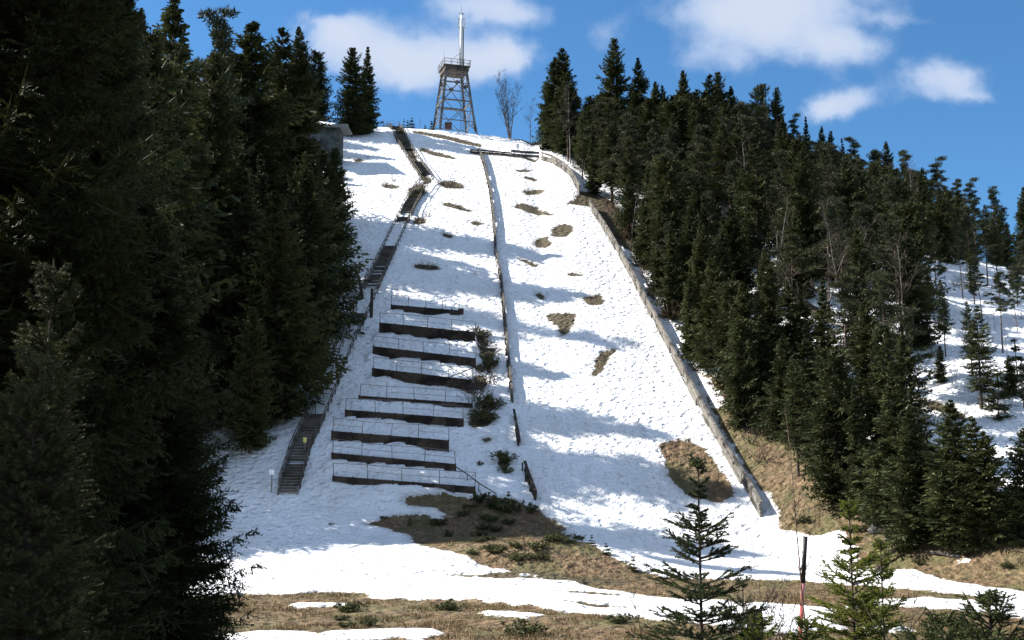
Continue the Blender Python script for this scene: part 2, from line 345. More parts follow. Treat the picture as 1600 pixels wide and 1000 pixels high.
def foliage(name, dark, light, tip, dmix=.5, trans=.14):
    m, t, b = newmat(name, .7, .15); oi = N(t, 'ShaderNodeObjectInfo'); n = noise(t, .8, 3, .6); n2 = noise(t, 7, 3, .6)
    c = mixc(t, maprange(t, n, .38, .64), dark, light)
    c = mixc(t, math_(t, 'MULTIPLY', maprange(t, n2, .5, .68), .6), c, tip)
    c = mixc(t, math_(t, 'MULTIPLY', maprange(t, oi.outputs['Random'], 0, 1, 0, 1, False), dmix), c, tuple(x*.5 for x in dark))
    c = mixc(t, math_(t, 'MULTIPLY', maprange(t, oi.outputs['Random'], .6, 1), .35), c, (light[0]*1.15, light[1]*1.05, light[2]*.9))
    t.links.new(c, b.inputs['Base Color'])
    tr = N(t, 'ShaderNodeBsdfTranslucent'); t.links.new(c, tr.inputs[0]); ms = N(t, 'ShaderNodeMixShader'); ms.inputs[0].default_value = trans
    out = t.nodes['Material Output']; t.links.new(b.outputs[0], ms.inputs[1]); t.links.new(tr.outputs[0], ms.inputs[2]); t.links.new(ms.outputs[0], out.inputs[0])
    return m
M['spruce'] = foliage('spruce_needles', (.024, .034, .013), (.066, .076, .026), (.13, .13, .048))
M['pine'] = foliage('pine_needles', (.024, .034, .017), (.060, .068, .030), (.11, .108, .05))
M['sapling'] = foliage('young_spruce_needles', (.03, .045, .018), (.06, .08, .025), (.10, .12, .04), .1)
M['bright'] = foliage('sunlit_tint_spruce_needles', (.10, .125, .022), (.20, .235, .04), (.30, .31, .06), .05, .38)  # sunlight painted into the needle colour: yellow-green version of the young spruce
M['juniper'] = foliage('juniper_green', (.04, .05, .018), (.09, .10, .035), (.15, .15, .06), .3)
M['grass'] = foliage('dead_grass', (.11, .075, .035), (.22, .16, .08), (.32, .24, .13), .1)
# ------------------------------------------------------------------ tree builders
def unit(a): return a/np.maximum(np.linalg.norm(a, axis=-1, keepdims=True), 1e-9)
def crown(h, Rr, nb, ns, base, seed, fine=0, power=.8, width=.15, droop=.3, gappy=.1, hang=.35, latk=.42):
    """spruce crown: drooping branches carrying side sprays; fine>0 splits every spray into small shoots"""
    g = np.random.default_rng(seed)
    t = np.sort(g.random(nb)**1.08); t = np.clip(t, 0, .995)
    az = g.random(nb)*2*np.pi
    whorl = np.round(t*h*1.6)/(h*1.6); t = np.clip(.45*t+.55*whorl, 0, .995)
    L = Rr*((1-t)**power)*(.5+.6*g.random(nb))
    L *= 1+.22*np.sin(az*2+seed)+.16*np.sin(az*3+t*17+seed*2)
    L *= np.where(g.random(nb) < gappy, .45, 1)*np.minimum(1, .62+t*3.0)
    L = np.maximum(L, .16)
    z0 = base+(h-base)*t
    e = np.interp(t, [0, .5, .85, 1], [-.22, -.02, .45, 1.1])+g.normal(0, .09, nb)
    d = np.stack([np.cos(az), np.sin(az), np.zeros(nb)], -1); pr = np.stack([-np.sin(az), np.cos(az), np.zeros(nb)], -1)
    def P(s):                                   # s: (nb,k)
        rad = s*L[:, None]*np.cos(e)[:, None]
        z = z0[:, None]+s*L[:, None]*np.sin(e)[:, None]-droop*L[:, None]*s*(1-s)*1.4+.10*L[:, None]*s**3
        return d[:, None, :]*rad[..., None]+np.stack([0*z, 0*z, z], -1)
    s = (np.arange(ns)+.75+g.random((nb, ns))*.5)/(ns+.6); s = np.clip(s, .12, .98)
    p = P(s); out = []
    sw = np.sqrt(L/Rr)[:, None]
    for side in (-1, 1, 0, 2):
        ll = (latk*L[:, None]*(1.05-.8*s)+.13)*(.65+.7*g.random((nb, ns)))
        if side in (-1, 1):
            dr = d[:, None, :]*.75+pr[:, None, :]*side*(.65+.4*g.random((nb, ns, 1)))
            dr = dr+np.array([0, 0, 1.])*(-.30+.32*g.normal(0, 1, (nb, ns, 1)))
        elif side == 0:
            dr = d[:, None, :]*.25+pr[:, None, :]*g.normal(0, .35, (nb, ns, 1))+np.array([0, 0, -1.]); ll = ll*hang*1.6
        else:
            dr = d[:, None, :]*.9+pr[:, None, :]*g.normal(0, .3, (nb, ns, 1))+np.array([0, 0, .55]); ll = ll*.55
        dr = unit(dr+0*p); tip = p+dr*ll[..., None]
        wd = d[:, None, :]*.8+np.array([0, 0, .5])*g.normal(0, 1, (nb, ns, 1)); wd = unit(wd+0*p)
        if fine:
            w = wd*width*.22; out.append(np.stack([p-w, p+w, tip], 2).reshape(-1, 3, 3))
        if not fine:
            w = (width*(.7+.7*g.random((nb, ns)))*np.minimum(1, sw+.25))[..., None]*wd*.5
            mid = p+dr*ll[..., None]*.55
            out.append(np.stack([p, mid+w, tip], 2).reshape(-1, 3, 3)); out.append(np.stack([p, tip, mid-w], 2).reshape(-1, 3, 3))
        else:
            for k in range(fine):
                f = (k+.5+g.random((nb, ns, 1))*.6)/fine; b0 = p+(tip-p)*f
                for sd in (-1, 1):
                    o = unit(dr*.8+np.cross(dr, wd)*sd*.7+wd*g.normal(0, .5, (nb, ns, 1))); sl_ = (.10+.10*g.random((nb, ns, 1)))*(1.1-.5*f)*(1+ll[..., None]*.5)
                    w = wd*width*.24; out.append(np.stack([b0-w, b0+w, b0+o*sl_], 2).reshape(-1, 3, 3))
    # branch tips and leader
    a, c = P(np.full((nb, 1), .62))[:, 0], P(np.full((nb, 1), 1.08))[:, 0]; w = pr*width*.45*(L/Rr)[:, None]**.5
    out.append(np.stack([a-w, a+w, c], 1))
    for k in range(3):
        an = k*2.1; o = np.array([math.cos(an), math.sin(an), 0])*.07; out.append(np.array([[[*(o[:2]), h-.7], [*(-o[:2]), h-.7], [0, 0, h+.25]]]))
    return np.concatenate(out)
def trunk_mb(h, r, seed=0, lean=.0, stubs=0, upto=1.0, n=7):
    g = random.Random(seed); mb = MB(); k = 8; pts = []; rad = []
    for i in range(k+1):
        f = i/k*upto; pts.append((lean*f*f*h+g.uniform(-.04, .04)*f, g.uniform(-.04, .04)*f, -.5 if i == 0 else f*h)); rad.append(r*(1-f*.93))
    mb.tube(pts, rad, n)
    for i in range(stubs):
        z = h*g.uniform(.06, .62); a = g.uniform(0, 6.28); l = g.uniform(.4, 1.3)
        p = (math.cos(a)*r*.5, math.sin(a)*r*.5, z); q = (math.cos(a)*l, math.sin(a)*l, z-l*g.uniform(0, .4)); mb.tube([p, q], [.03, .008], 4, False)
    return mb
def pine_proto(h, seed, base=.5, nl=22, spread=2.0):
    g = random.Random(seed); gn = np.random.default_rng(seed); mb = trunk_mb(h, .17, seed, .01, 9); tr = []
    for i in range(nl):
        t = base+(1-base)*(i+g.random())/nl; z = h*t; a = g.uniform(0, 6.28); prof = math.sin(min(1, (t-base)/(1-base)*1.15+.22)*math.pi)**.7 if t < .97 else .3
        l = spread*max(.25, prof)*g.uniform(.6, 1.1); up = g.uniform(.0, .5)*l
        p0 = Vector((0, 0, z)); m = Vector((math.cos(a)*l*.55, math.sin(a)*l*.55, z+up*.3)); e = Vector((math.cos(a)*l, math.sin(a)*l, z+up))
        mb.tube([p0, m, e], [.05, .035, .012], 5, False)
        for c, rr in ((e, .62), (m+Vector((g.uniform(-.3, .3), g.uniform(-.3, .3), .2)), .5), ((e+m)/2+Vector((g.uniform(-.5, .5), g.uniform(-.5, .5), .1)), .5)):
            rr *= g.uniform(.7, 1.15); n = 60
            o = unit(gn.normal(0, 1, (n, 3)))*rr*gn.random((n, 1))**.4*np.array([1, 1, .5]); cen = np.array(c)+o
            dr = unit(o+np.array([0, 0, .35])+gn.normal(0, .25, (n, 3))); wd = unit(np.cross(dr, gn.normal(0, 1, (n, 3))))
            ln = .22+.18*gn.random((n, 1)); tr.append(np.stack([cen-wd*.05, cen+wd*.05, cen+dr*ln], 1))
    return mb.mesh('pine_trunk', M['pine_bark']), trimesh('pine_crown', np.concatenate(tr), M['pine'])
def branchy(mb, p, d, L, r, depth, g, up=.25, n=5, split=(2, 4), minr=.006, bmb=None):
    pts = [p]; rad = [r]; k = 4; cur = Vector(p); dd = Vector(d).normalized(); kids = []
    for i in range(k):
        dd = (dd+Vector((g.uniform(-.14, .14), g.uniform(-.14, .14), g.uniform(-.05, .1)+up*.08))).normalized(); cur = cur+dd*(L/k)
        pts.append(cur.copy()); rad.append(max(minr, r*(1-.8*(i+1)/k))); kids.append((cur.copy(), dd.copy(), rad[-1]))
    (mb if depth >= 99 or bmb is None else bmb).tube(pts, rad, n, False)
    if depth > 0:
        for i in range(g.randint(*split)):
            q, e, rr = kids[g.randint(0, k-1)]; a = g.uniform(0, 6.28); s = g.uniform(.45, .95)
            nd = (e+Vector((math.cos(a)*s, math.sin(a)*s, up*g.random()))).normalized()
            branchy(mb, q, nd, L*g.uniform(.4, .62), max(minr, rr*.7), depth-1 if depth < 99 else 2, g, up, max(3, n-1), split, minr, bmb)
def birch_proto(h, seed, stems=1, depth=3, r=.12):
    g = random.Random(seed); tm = MB(); bm_ = MB()
    for s in range(stems):
        a = s*2.4+g.random(); lean = .0 if stems == 1 else g.uniform(.10, .34); hh = h*(1 if s == 0 else g.uniform(.75, .95))
        pts = []; rad = []; ks = 9
        for i in range(ks+1):
            f = i/ks; pts.append(Vector((math.cos(a)*lean*hh*f**1.2+g.uniform(-.06, .06), math.sin(a)*lean*hh*f+g.uniform(-.06, .06), -.3+hh*f))); rad.append(max(.012, r*(1-f*.92)))
        tm.tube(pts, rad, 7)
        for i in range(2, ks+1):
            for _ in range(3 if i > 3 else 1):
                b_ = g.uniform(0, 6.28); nd = Vector((math.cos(b_)*.6, math.sin(b_)*.6, .85)); f = i/ks
                branchy(None, pts[i], nd, hh*g.uniform(.14, .26)*(1.15-f*.6), max(.014, rad[i]*.45), depth-1, g, .3, 4, (2, 4), .008, bm_)
    return tm.mesh('birch_trunk', M['birch_bark']), bm_.mesh('birch_branches', M['twig'])
def brush_proto(seed, n=14, h=.9, mat='twig', leaf=None, nl=300, spread=.9):
    g = random.Random(seed); gn = np.random.default_rng(seed); mb = MB()
    for i in range(n):
        a = g.uniform(0, 6.28); s = g.uniform(.2, 1.1)
        branchy(None, Vector((g.uniform(-.3, .3)*spread, g.uniform(-.3, .3)*spread, -.1)), Vector((math.cos(a)*s, math.sin(a)*s, .8)), h*g.uniform(.6, 1), .018, 2, g, .1, 4, (2, 3), .006, mb)
    st = mb.mesh('brush_stems', M[mat]); lf = None
    if leaf:
        v = np.array([p for p in mb.v]); c = v[gn.integers(0, len(v), nl)]+gn.normal(0, .05, (nl, 3)); c = c[c[:, 2] > .02]; k = len(c)
        dr = unit(gn.normal(0, 1, (k, 3))+np.array([0, 0, .7])); wd = unit(np.cross(dr, gn.normal(0, 1, (k, 3))))
        lf = trimesh('brush_leaves', np.stack([c-wd*.035, c+wd*.035, c+dr*.17], 1), M[leaf])
    return st, lf
SP_ = []      # spruce prototypes: (height, trunk mesh, crown mesh)
specs = [(16, 3.9, 460, 8, .3, .62), (16, 3.5, 420, 8, .5, .55), (15, 4.2, 460, 8, .2, .74), (17, 3.4, 420, 8, 1.2, .5), (15, 3.7, 440, 8, .4, .66), (16, 2.9, 380, 8, .5, .8)]
for i, (h_, r_, nb, ns, ba, pw) in enumerate(specs):
    SP_.append((h_, trunk_mb(h_, .19, i, 0, 0).mesh('spruce_trunk', M['bark']), trimesh('spruce_crown', crown(h_, r_, nb, ns, ba, 11+i, 0, pw, .21, .3, .16, .4), M['spruce'])))
# twin-topped and broken-topped old spruces
_a, _b = crown(15.5, 3.4, 360, 8, .4, 301, 0, .6, .21, .3, .2, .4), crown(13.6, 2.6, 260, 7, 3.5, 302, 0, .6, .21, .3, .2, .4)+np.array([1.1, .5, 0])
SP_.append((15.5, trunk_mb(15.5, .2, 7).mesh('spruce_trunk', M['bark']), trimesh('spruce_crown', np.concatenate([_a, _b]), M['spruce'])))
_a = crown(17.5, 3.8, 430, 8, .4, 303, 0, .45, .21, .3, .25, .4); _a = _a[_a[:, :, 2].max(1) < 14.9]
SP_.append((15, trunk_mb(15, .2, 8).mesh('spruce_trunk', M['bark']), trimesh('spruce_crown', _a, M['spruce'])))
HI_ = []      # forest-interior spruces with long bare trunks
for i, (h_, r_, nb, ns, ba, pw) in enumerate([(15, 2.6, 260, 7, 4.0, .5), (16, 2.8, 270, 7, 5.5, .5), (14, 2.4, 230, 7, 3.0, .6)]):
    HI_.append((h_, trunk_mb(h_, .17, 30+i, .005, 16).mesh('spruce_trunk', M['bark']), trimesh('spruce_crown', crown(h_, r_, nb, ns, ba, 41+i, 0, pw, .14, .3, .25), M['spruce'])))
PI_ = [(15, *pine_proto(15, 60+i, b_, 30, sp_)) for i, (b_, sp_) in enumerate([(.42, 2.7), (.35, 3.0), (.5, 2.4)])]
BI_ = [(9, *birch_proto(9, 70+i, st, 3, .085)) for i, st in enumerate([1, 2, 1])]
SM_ = [(2.4, trunk_mb(2.4, .04, 80+i, 0, 0, 1, 5).mesh('spruce_trunk', M['bark']), trimesh('spruce_crown', crown(2.4, .75, 70, 5, .1, 81+i, 0, .85, .07, .15, .15, .2), M['spruce'])) for i in range(3)]
NR_ = [(24, trunk_mb(24, .3, 90+i, 0, 0).mesh('spruce_trunk', M['bark']), trimesh('spruce_crown', crown(24, 5.0, 1150, 15, .3, 91+i, 5, .62, .14, .26, .05, .3, .3), M['spruce'])) for i in range(1)]
MD_ = [(18, trunk_mb(18, .22, 95+i, 0, 0).mesh('spruce_trunk', M['bark']), trimesh('spruce_crown', crown(18, 4.0, 500, 9, .4, 96+i, 2, .66, .18, .32, .1, .4), M['spruce'])) for i in range(2)]
COUNT = {}
PLACED = []
def plant(kind, x, y, h, label, group, cat=None, wide=1.0, z=None, rz=None):
    lib = {'spruce': SP_, 'tall': HI_, 'pine': PI_, 'birch': BI_, 'small': SM_, 'near': NR_, 'mid': MD_}[kind]
    p = lib[rng.integers(len(lib))]; s = h/p[0]; zz = Hs(x, y) if z is None else z
    if kind == 'tall': wide *= 1.15
    nm = {'pine': 'pine_tree', 'birch': 'bare_birch'}.get(kind, 'spruce_tree')
    e = empty(nm, (x, y, zz-.05), label, cat or {'pine': 'pine', 'birch': 'birch'}.get(kind, 'spruce'), group, rng.random()*6.28 if rz is None else rz, (s*wide, s*wide, s))
    link('trunk', p[1], e); link('branches' if kind == 'birch' else 'crown', p[2], e); e.rotation_euler.x, e.rotation_euler.y = rng.normal(0, .022, 2); PLACED.append((x, y)); return e
def plant_px(kind, px, top, d, label, group, **k):
    a, c = ray(px, top); x = a*d; h = EYE+c*d-Hs(x, d)
    return plant(kind, x, d, max(h, 1.0), label, group, **k)
# ------------------------------------------------------------------ lattice tower on the summit
def tower():
    D = 229.0; a, c = ray(709, 204); x0 = a*D; z0 = Hs(x0, D)-.15; k = D/F
    T = empty('observation_tower', (x0, D, z0), 'timber lattice tower with railed platform and white antenna mast on the summit', 'tower')
    zb = EYE+ray(709, 112)[1]*D-z0                      # platform height
    hw, tw, hd, td = 3.45, 1.95, 3.2, 1.9
    rot = Matrix.Rotation(R(17), 3, 'Z'); q = lambda x, y, z: tuple(rot @ Vector((x, y, z)))
    cor = [(-1, -1), (1, -1), (1, 1), (-1, 1)]
    def leg(sx, sy, f): return q(sx*(hw+(tw-hw)*f), sy*(hd+(td-hd)*f), zb*f)
    for sx, sy in cor:
        MB().beam(leg(sx, sy, -.03), leg(sx, sy, 1), .42).build('leg', M['tower_wood'], T)
    for i in range(4):
        a_, b_ = cor[i], cor[(i+1) % 4]; mb = MB()
        for f in (.14, .3, .47, .62, .76, .9): mb.beam(leg(*a_, f), leg(*b_, f), .12 if f != .47 else .26)
        for f0, f1 in ((0, .47), (.47, .95)):
            mb.beam(leg(*a_, f0), leg(*b_, f1), .1); mb.beam(leg(*b_, f0), leg(*a_, f1), .1)
        m_ = (Vector(leg(*a_, .77))+Vector(leg(*b_, .77)))/2; mb.beam(m_-Vector((.35, 0, .2)), m_+Vector((.35, 0, .2)), .1, .7)
        mb.build('brace', M['tower_wood'], T)
    # ladder inside
    mb = MB()
    for s in (-.25, .25): mb.beam(q(1.3+s, -1.2, 0), q(1.3+s, -1.2, zb), .07)
    for i in range(int(zb/.35)): mb.beam(q(1.05, -1.2, .3+i*.35), q(1.55, -1.2, .3+i*.35), .05)
    mb.build('ladder', M['rail'], T)
    # splayed extra strut at the right
    MB().beam(q(4.6, -.5, -.3), q(2.3, -1.3, zb*.86), .26).build('strut', M['tower_wood'], T)
    mb = MB()
    def slab(w, d_, z1, z2): 
        mb.hexa([q(-w, -d_, z1), q(w, -d_, z1), q(w, d_, z1), q(-w, d_, z1), q(-w, -d_, z2), q(w, -d_, z2), q(w, d_, z2), q(-w, d_, z2)])
    slab(2.35, 2.3, zb-.45, zb+.35); slab(2.6, 2.55, zb+.36, zb+.5)
    mb.build('platform', M['dark_wood'], T)
    MB().beam(q(-2.12, -2.08, zb-1.3), q(2.12, -2.08, zb-1.3), .12, .3).build('beam', M['grey_wood'], T)
    mb = MB(); w = 2.5; zt = zb+.5
    for i in range(4):
        a_, b_ = cor[i], cor[(i+1) % 4]
        for j in range(4):
            f = j/4; xx, yy = a_[0]+(b_[0]-a_[0])*f, a_[1]+(b_[1]-a_[1])*f; mb.beam(q(xx*w, yy*w, zt), q(xx*w*1.05, yy*w*1.05, zt+1.15), .09)
        for zz in (.5, 1.1): mb.beam(q(a_[0]*w*1.03, a_[1]*w*1.03, zt+zz), q(b_[0]*w*1.03, b_[1]*w*1.03, zt+zz), .08)
    mb.build('railing', M['rail'], T)
    xm, ym = 1.15, -.9; top = EYE+ray(719, 24)[1]*D-z0
    MB().tube([q(xm, ym, zt), q(xm, ym, zt+4.5), q(xm, ym, top)], [.33, .3, .24], 14).build('mast', M['white'], T, True)
    mb = MB(); mb.tube([q(xm+.38, ym-.1, zt), q(xm+.36, ym-.1, top-2.5)], [.10, .10], 6); mb.tube([q(xm-.36, ym-.12, zt+.4), q(xm-.37, ym-.12, zt+3.9), q(xm-.5, ym-.15, zt+5), q(xm-.36, ym-.1, top-3)], .05, 5)
    mb.tube([q(xm-.4, ym-.12, zt+2.9), q(xm-1.2, ym-.2, zt+2.2), q(xm-1.9, ym-.3, zt+1.1), q(xm-2, ym-.3, zt)], .035, 5)
    mb.build('cable', M['dark_metal'], T)
    for an in (200, 320, 80):
        ax, ay = xm+.62*math.cos(R(an)), ym+.62*math.sin(R(an))
        if an == 80: ax, ay = xm+.2, ym+.6
        P = MB(); P.beam(q(ax, ay, top-3.2), q(ax+.04*(ax-xm), ay, top-.9), .34, .2); pn = P.build('antenna_panel', M['white'], T)
        for zz in (-2.9, -1.2): MB().beam(q(xm, ym, top+zz), q(ax, ay, top+zz+.15), .09).build('bracket', M['dark_metal'], pn)
    mb = MB()
    for dx in (-.45, 0, .25, .5): mb.beam(q(xm, ym, top-.4), q(xm+dx, ym-.1, top+.35-abs(dx)*.3), .1)
    mb.tube([q(xm, ym, top), q(xm, ym, top+2.1)], [.035, .015], 5); mb.build('mast_head', M['dark_metal'], T)
    MB().tube([q(-2.45, -2.3, zt), q(-2.7, -2.35, zt+2.8)], [.03, .015], 5).build('whip_aerial', M['dark_metal'], T)
    MB().box((x0*0-.9, -3.0, .55), (1.3, .9, 1.3)).build('equipment_box', plain('rusty_box', (.10, .055, .045), .7), T)
tower()
# ------------------------------------------------------------------ hut with snow on its roof
def hut():
    D = 201.0; a, _ = ray(509, 220); x = a*D; zr = EYE+ray(505, 203)[1]*D; zg = zr-6.2
    h = empty('wooden_hut', (x, D, zg), 'grey board hut with half snow-covered flat roof at the upper left forest edge', 'hut')
    mb = MB(); mb.box((0, 0, 3), (5.2, 4.6, 6.0))
    for i in range(26): mb.box((-2.5+i*.2, -2.325, 3), (.14, .05, 5.9))
    for i in range(23): mb.box((2.625, -2.2+i*.2, 3), (.05, .14, 5.9))
    mb.build('wall', M['hut_wall'], h)
    for xx in (-2.6, 2.6): MB().box((xx, -2.38, 3), (.22, .16, 6.0)).build('corner_post', M['dark_wood'], h)
    wn = MB(); wn.box((-1.5, -2.38, 4.1), (1.5, .06, 1.2)).build('window', plain('dark_window', (.05, .05, .08), .2, 0, .6), h)
    fr = MB(); [fr.box((-1.5, -2.4, 4.1+s*.65), (1.7, .1, .1)) for s in (-1, 1)]; [fr.box((-1.5+s*.8, -2.4, 4.1), (.1, .1, 1.2)) for s in (-1, 0, 1)]
    fr.build('window_frame', M['grey_wood'], h)
    MB().hexa([(-4.0, -3.1, 6.0), (4.1, -3.1, 5.75), (4.1, 2.9, 6.2), (-4.0, 2.9, 6.45), (-4.0, -3.1, 6.2), (4.1, -3.1, 5.95), (4.1, 2.9, 6.4), (-4.0, 2.9, 6.65)]).build('roof', M['felt'], h)
    MB().box((2.8, -3.16, 5.95), (2.7, .1, .55)).build('fascia', M['felt'], h)
    sn = MB(); n = 14; m = 8; vs = []
    for j in range(m):
        for i in range(n):
            u_, v_ = i/(n-1), j/(m-1); e_ = min(1, 5*min(u_, 1-u_))**.5*min(1, 4*min(v_, 1-v_))**.5
            vs.append((-4.15+6.9*u_, -3.2+6.0*v_, 6.19-.03*(-4+6.9*u_)+.07*v_*6+e_*(.75+.2*math.sin(u_*4+v_*3)) if e_ > 0 else 6.18-.03*(-4+6.9*u_)+.075*v_*6))
    sn.add(vs, [(j*n+i, j*n+i+1, (j+1)*n+i+1, (j+1)*n+i) for j in range(m-1) for i in range(n-1)]); sn.build('roof_snow', M['snow'], h, True)
hut()
# ------------------------------------------------------------------ walls running down the hill
def ground_line(pts, step=2.4):
    P = [hit(*p) for p in pts]; out = [P[0]]
    for a_, b_ in zip(P, P[1:]):
        n = max(1, int((b_-a_).length/step))
        for i in range(1, n+1):
            q = a_.lerp(b_, i/n); q.z = Hs(q.x, q.y); out.append(q)
    return out
def side_wall(name, pts, height, thick, mat, label, cat, broken=(), lean=0.0, post=True, jit=.2, mat2=None, cap=True, back=True):
    L = ground_line(pts); g = random.Random(len(pts)); T = empty(name, L[-1], label, cat); o = L[-1]
    rows = max(2, int(height/.22))
    boards = MB(); posts = MB(); capb = MB()
    for i in range(len(L)-1):
        if any(a_ <= i/(len(L)-1) <= b_ for a_, b_ in broken): continue
        a_, b_ = L[i]-o, L[i+1]-o; d = (b_-a_).normalized(); s = d.cross(Vector((0, 0, 1))).normalized()
        for r_ in range(rows):
            if g.random() < (.10 if r_ == rows-1 else .03): continue
            z = -.15+(r_+.5)*(height+.15)/rows; off = s*(g.uniform(-jit, jit)*.5+lean*z)
            boards.beam(a_+Vector((0, 0, z+g.uniform(-.05, .05)))+off, b_+Vector((0, 0, z+g.uniform(-.05, .05)))+off, thick, (height+.15)/rows*.9)
        if cap: capb.beam(a_+Vector((0, 0, height+.05))+s*lean*height, b_+Vector((0, 0, height+.05))+s*lean*height, thick*1.5, .09)
        if post and i % 1 == 0:
            s2 = s*(-1 if back else 1); pb = a_+s2*(thick*.5+.12); pm_ = MB().beam(pb-Vector((0, 0, .4)), pb+Vector((0, 0, height-.06)), .14).build('support_post', M['dark_wood'], T)
    boards.build('boarding', M[mat], T)
    if cap: capb.build('top_rail', M[mat2 or mat], T)
    return T
side_wall('board_wall', [(921,326),(945,362),(968,402),(990,442),(1013,488),(1040,538),(1066,590),(1090,636),(1118,688),(1148,740),(1172,778),(1190,812)], 1.3, .16, 'grey_wood',
          'long pale grey board wall running down the right edge of the snowy hill to its foot', 'board wall')
side_wall('board_wall', [(846,251),(862,256),(878,266),(893,280),(906,304)], 1.5, .16, 'grey_wood', 'short curved pale board wall beside the dark spruces near the summit', 'board wall')
side_wall('board_wall', [(749,240),(757,262),(766,300),(771,340),(774,372),(775,400),(783,440),(787,480),(791,525),(795,575),(799,610),(800,632)], .95, .14, 'dark_wood',
          'low dark board wall down the middle of the hill from summit to terraces', 'board wall', cap=True, back=False)
side_wall('board_wall', [(803,652),(807,676),(811,700)], .7, .14, 'brown_wood', 'short dark board piece lying in line below the long middle wall', 'board wall', post=False)
side_wall('board_wall', [(820,738),(825,755),(832,772),(837,786)], .9, .16, 'brown_wood', 'lowest short dark board piece just above the grassy mound', 'board wall', post=True, back=False)
# ------------------------------------------------------------------ terraces with railings
for n, (A, B, h_, lab) in enumerate(TW):
    o = (A+B)/2; T = empty('terrace_wall', o, f'{lab} of the nine dark timber terrace walls below the stairway, with its railing', 'terrace wall', 'spectator terraces on the snowy hill')
    g = random.Random(n); L_ = (B-A).length; k = max(4, int(L_/1.6)); mb = MB()
    rows = max(1, round(h_/.28)); fwd = Vector((0, -.38, 0))
    for r_ in range(rows):
        zz0 = -.7 if r_ == 0 else r_*h_/rows; zz1 = (r_+1)*h_/rows
        for i in range(k):
            a_ = A.lerp(B, i/k)-o+fwd; b_ = A.lerp(B, (i+1)/k)-o+fwd; w = g.uniform(-.04, .04)+.012*(r_ % 2); a_.y += w; b_.y += w
            zc_ = (zz0+zz1)/2; mb.beam(a_+Vector((.01, 0, zc_)), b_+Vector((-.01, 0, zc_)), .3, zz1-zz0)
    mb.build('retaining_boards', M['brown_wood'], T)
    for i in range(k+1):
        a_ = A.lerp(B, i/k)-o+fwd+Vector((0, -.2, 0)); MB().beam(a_-Vector((0, 0, .8)), a_+Vector((0, 0, h_+.03)), .13).build('stake', M['brown_wood'], T)
    # railing stands on the ground behind the top edge
    rl = MB(); m = max(4, int(L_/3.2)); tops = []
    for i in range(m+1):
        f = (i+g.uniform(-.06, .06) if 0 < i < m else i)/m; p = A.lerp(B, f)-o+Vector((0, -.1, h_)); t_ = p+Vector((g.uniform(-.12, .12), g.uniform(-.08, .08), 1.15+g.uniform(-.08, .08))); MB().beam(p-Vector((0, 0, .3)), t_, .06).build('railing_post', M['grey_wood' if n in (3, 8) else 'rail'], T); tops.append((p, t_))
    for (p0, t0), (p1, t1) in zip(tops, tops[1:]):
        rl.beam(t0, t1, .045)
        if g.random() < .7: rl.beam(p0.lerp(t0, .5), p1.lerp(t1, .5), .035)
    if n == 3: p0, t0 = tops[-2]; p1, t1 = tops[-1]; rl.beam(p0, t1, .07); rl.beam(t0, p1, .07)
    rl.build('rails', M['grey_wood' if n in (3, 8) else 'rail'], T)
    if n == 0:
        p, t_ = tops[-1]; MB().box(tuple(p+Vector((.25, -.15, -.1))), (.6, .15, .7)).build('end_board', plain('faded_red_boards', (.07, .032, .03), .8), T)
# low barrier across the take-off
def low_fence(pts, hgt, label, mat, name='low_fence', gap=3.0, boards=2):
    L = ground_line(pts, gap); o = L[0]; T = empty(name, o, label, 'fence'); pm = MB(); bm_ = MB()
    for p in L: MB().beam(p-o-Vector((0, 0, .3)), p-o+Vector((0, 0, hgt)), .12).build('post', M['rail'], T)
    for a_, b_ in zip(L, L[1:]):
        for j in range(boards): z = Vector((0, -.09, hgt*(j+.6)/boards)); bm_.beam(a_-o+z, b_-o+z, .05, hgt/boards*.75)
    bm_.build('boards', M[mat], T); return T
low_fence([(735,239),(765,241),(797,244)], .7, 'low dark plank fence across the take-off left of the white notice', 'brown_wood')
low_fence([(799,245),(822,247),(842,248)], 1.3, 'thin grey rail fence right of the white notice near the summit', 'grey_wood', boards=2)
def sign(px, py, hgt, w, hh, label, mat='white'):
    p = hit(px, py); T = empty('notice_board', p, label, 'sign'); MB().beam((0, 0, -.3), (0, 0, hgt), .09).build('post', M['rail'], T)
    MB().box((0, -.07, hgt-hh/2), (w, .05, hh)).build('panel', M[mat], T)
sign(809, 245, 2.4, .5, .9, 'small pale notice on a post at the take-off fence')
sign(424, 772, 2.0, .42, .42, 'small square white sign on a post left of the stairway foot')
sign(476, 712, 1.6, .3, .45, 'small yellow sign beside the lower wooden stairs', 'yellow')
def pole(px, py, hgt, r_, label, mat='rail', lean=(0, 0)):
    p = hit(px, py); T = MB().tube([(0, 0, -.3), (lean[0], lean[1], hgt)], [r_, r_*.8], 7).build('wooden_post', M[mat]); T.location = p; tag(T, label, 'post')
pole(580, 497, 3.4, .2, 'thick dark post beside the stairway, level with the top terrace', 'brown_wood', (.05, 0))
pole(567, 468, 2.6, .2, 'dark leaning post at the forest edge above the thick post', 'brown_wood', (-.5, 0))
pole(656, 203, 2.2, .05, 'thin lone pole on the snowy summit left of the tower', 'dark_wood')
pole(706, 499, 1.3, .09, 'reddish stub post at the right end below the top terrace', 'brown_wood')
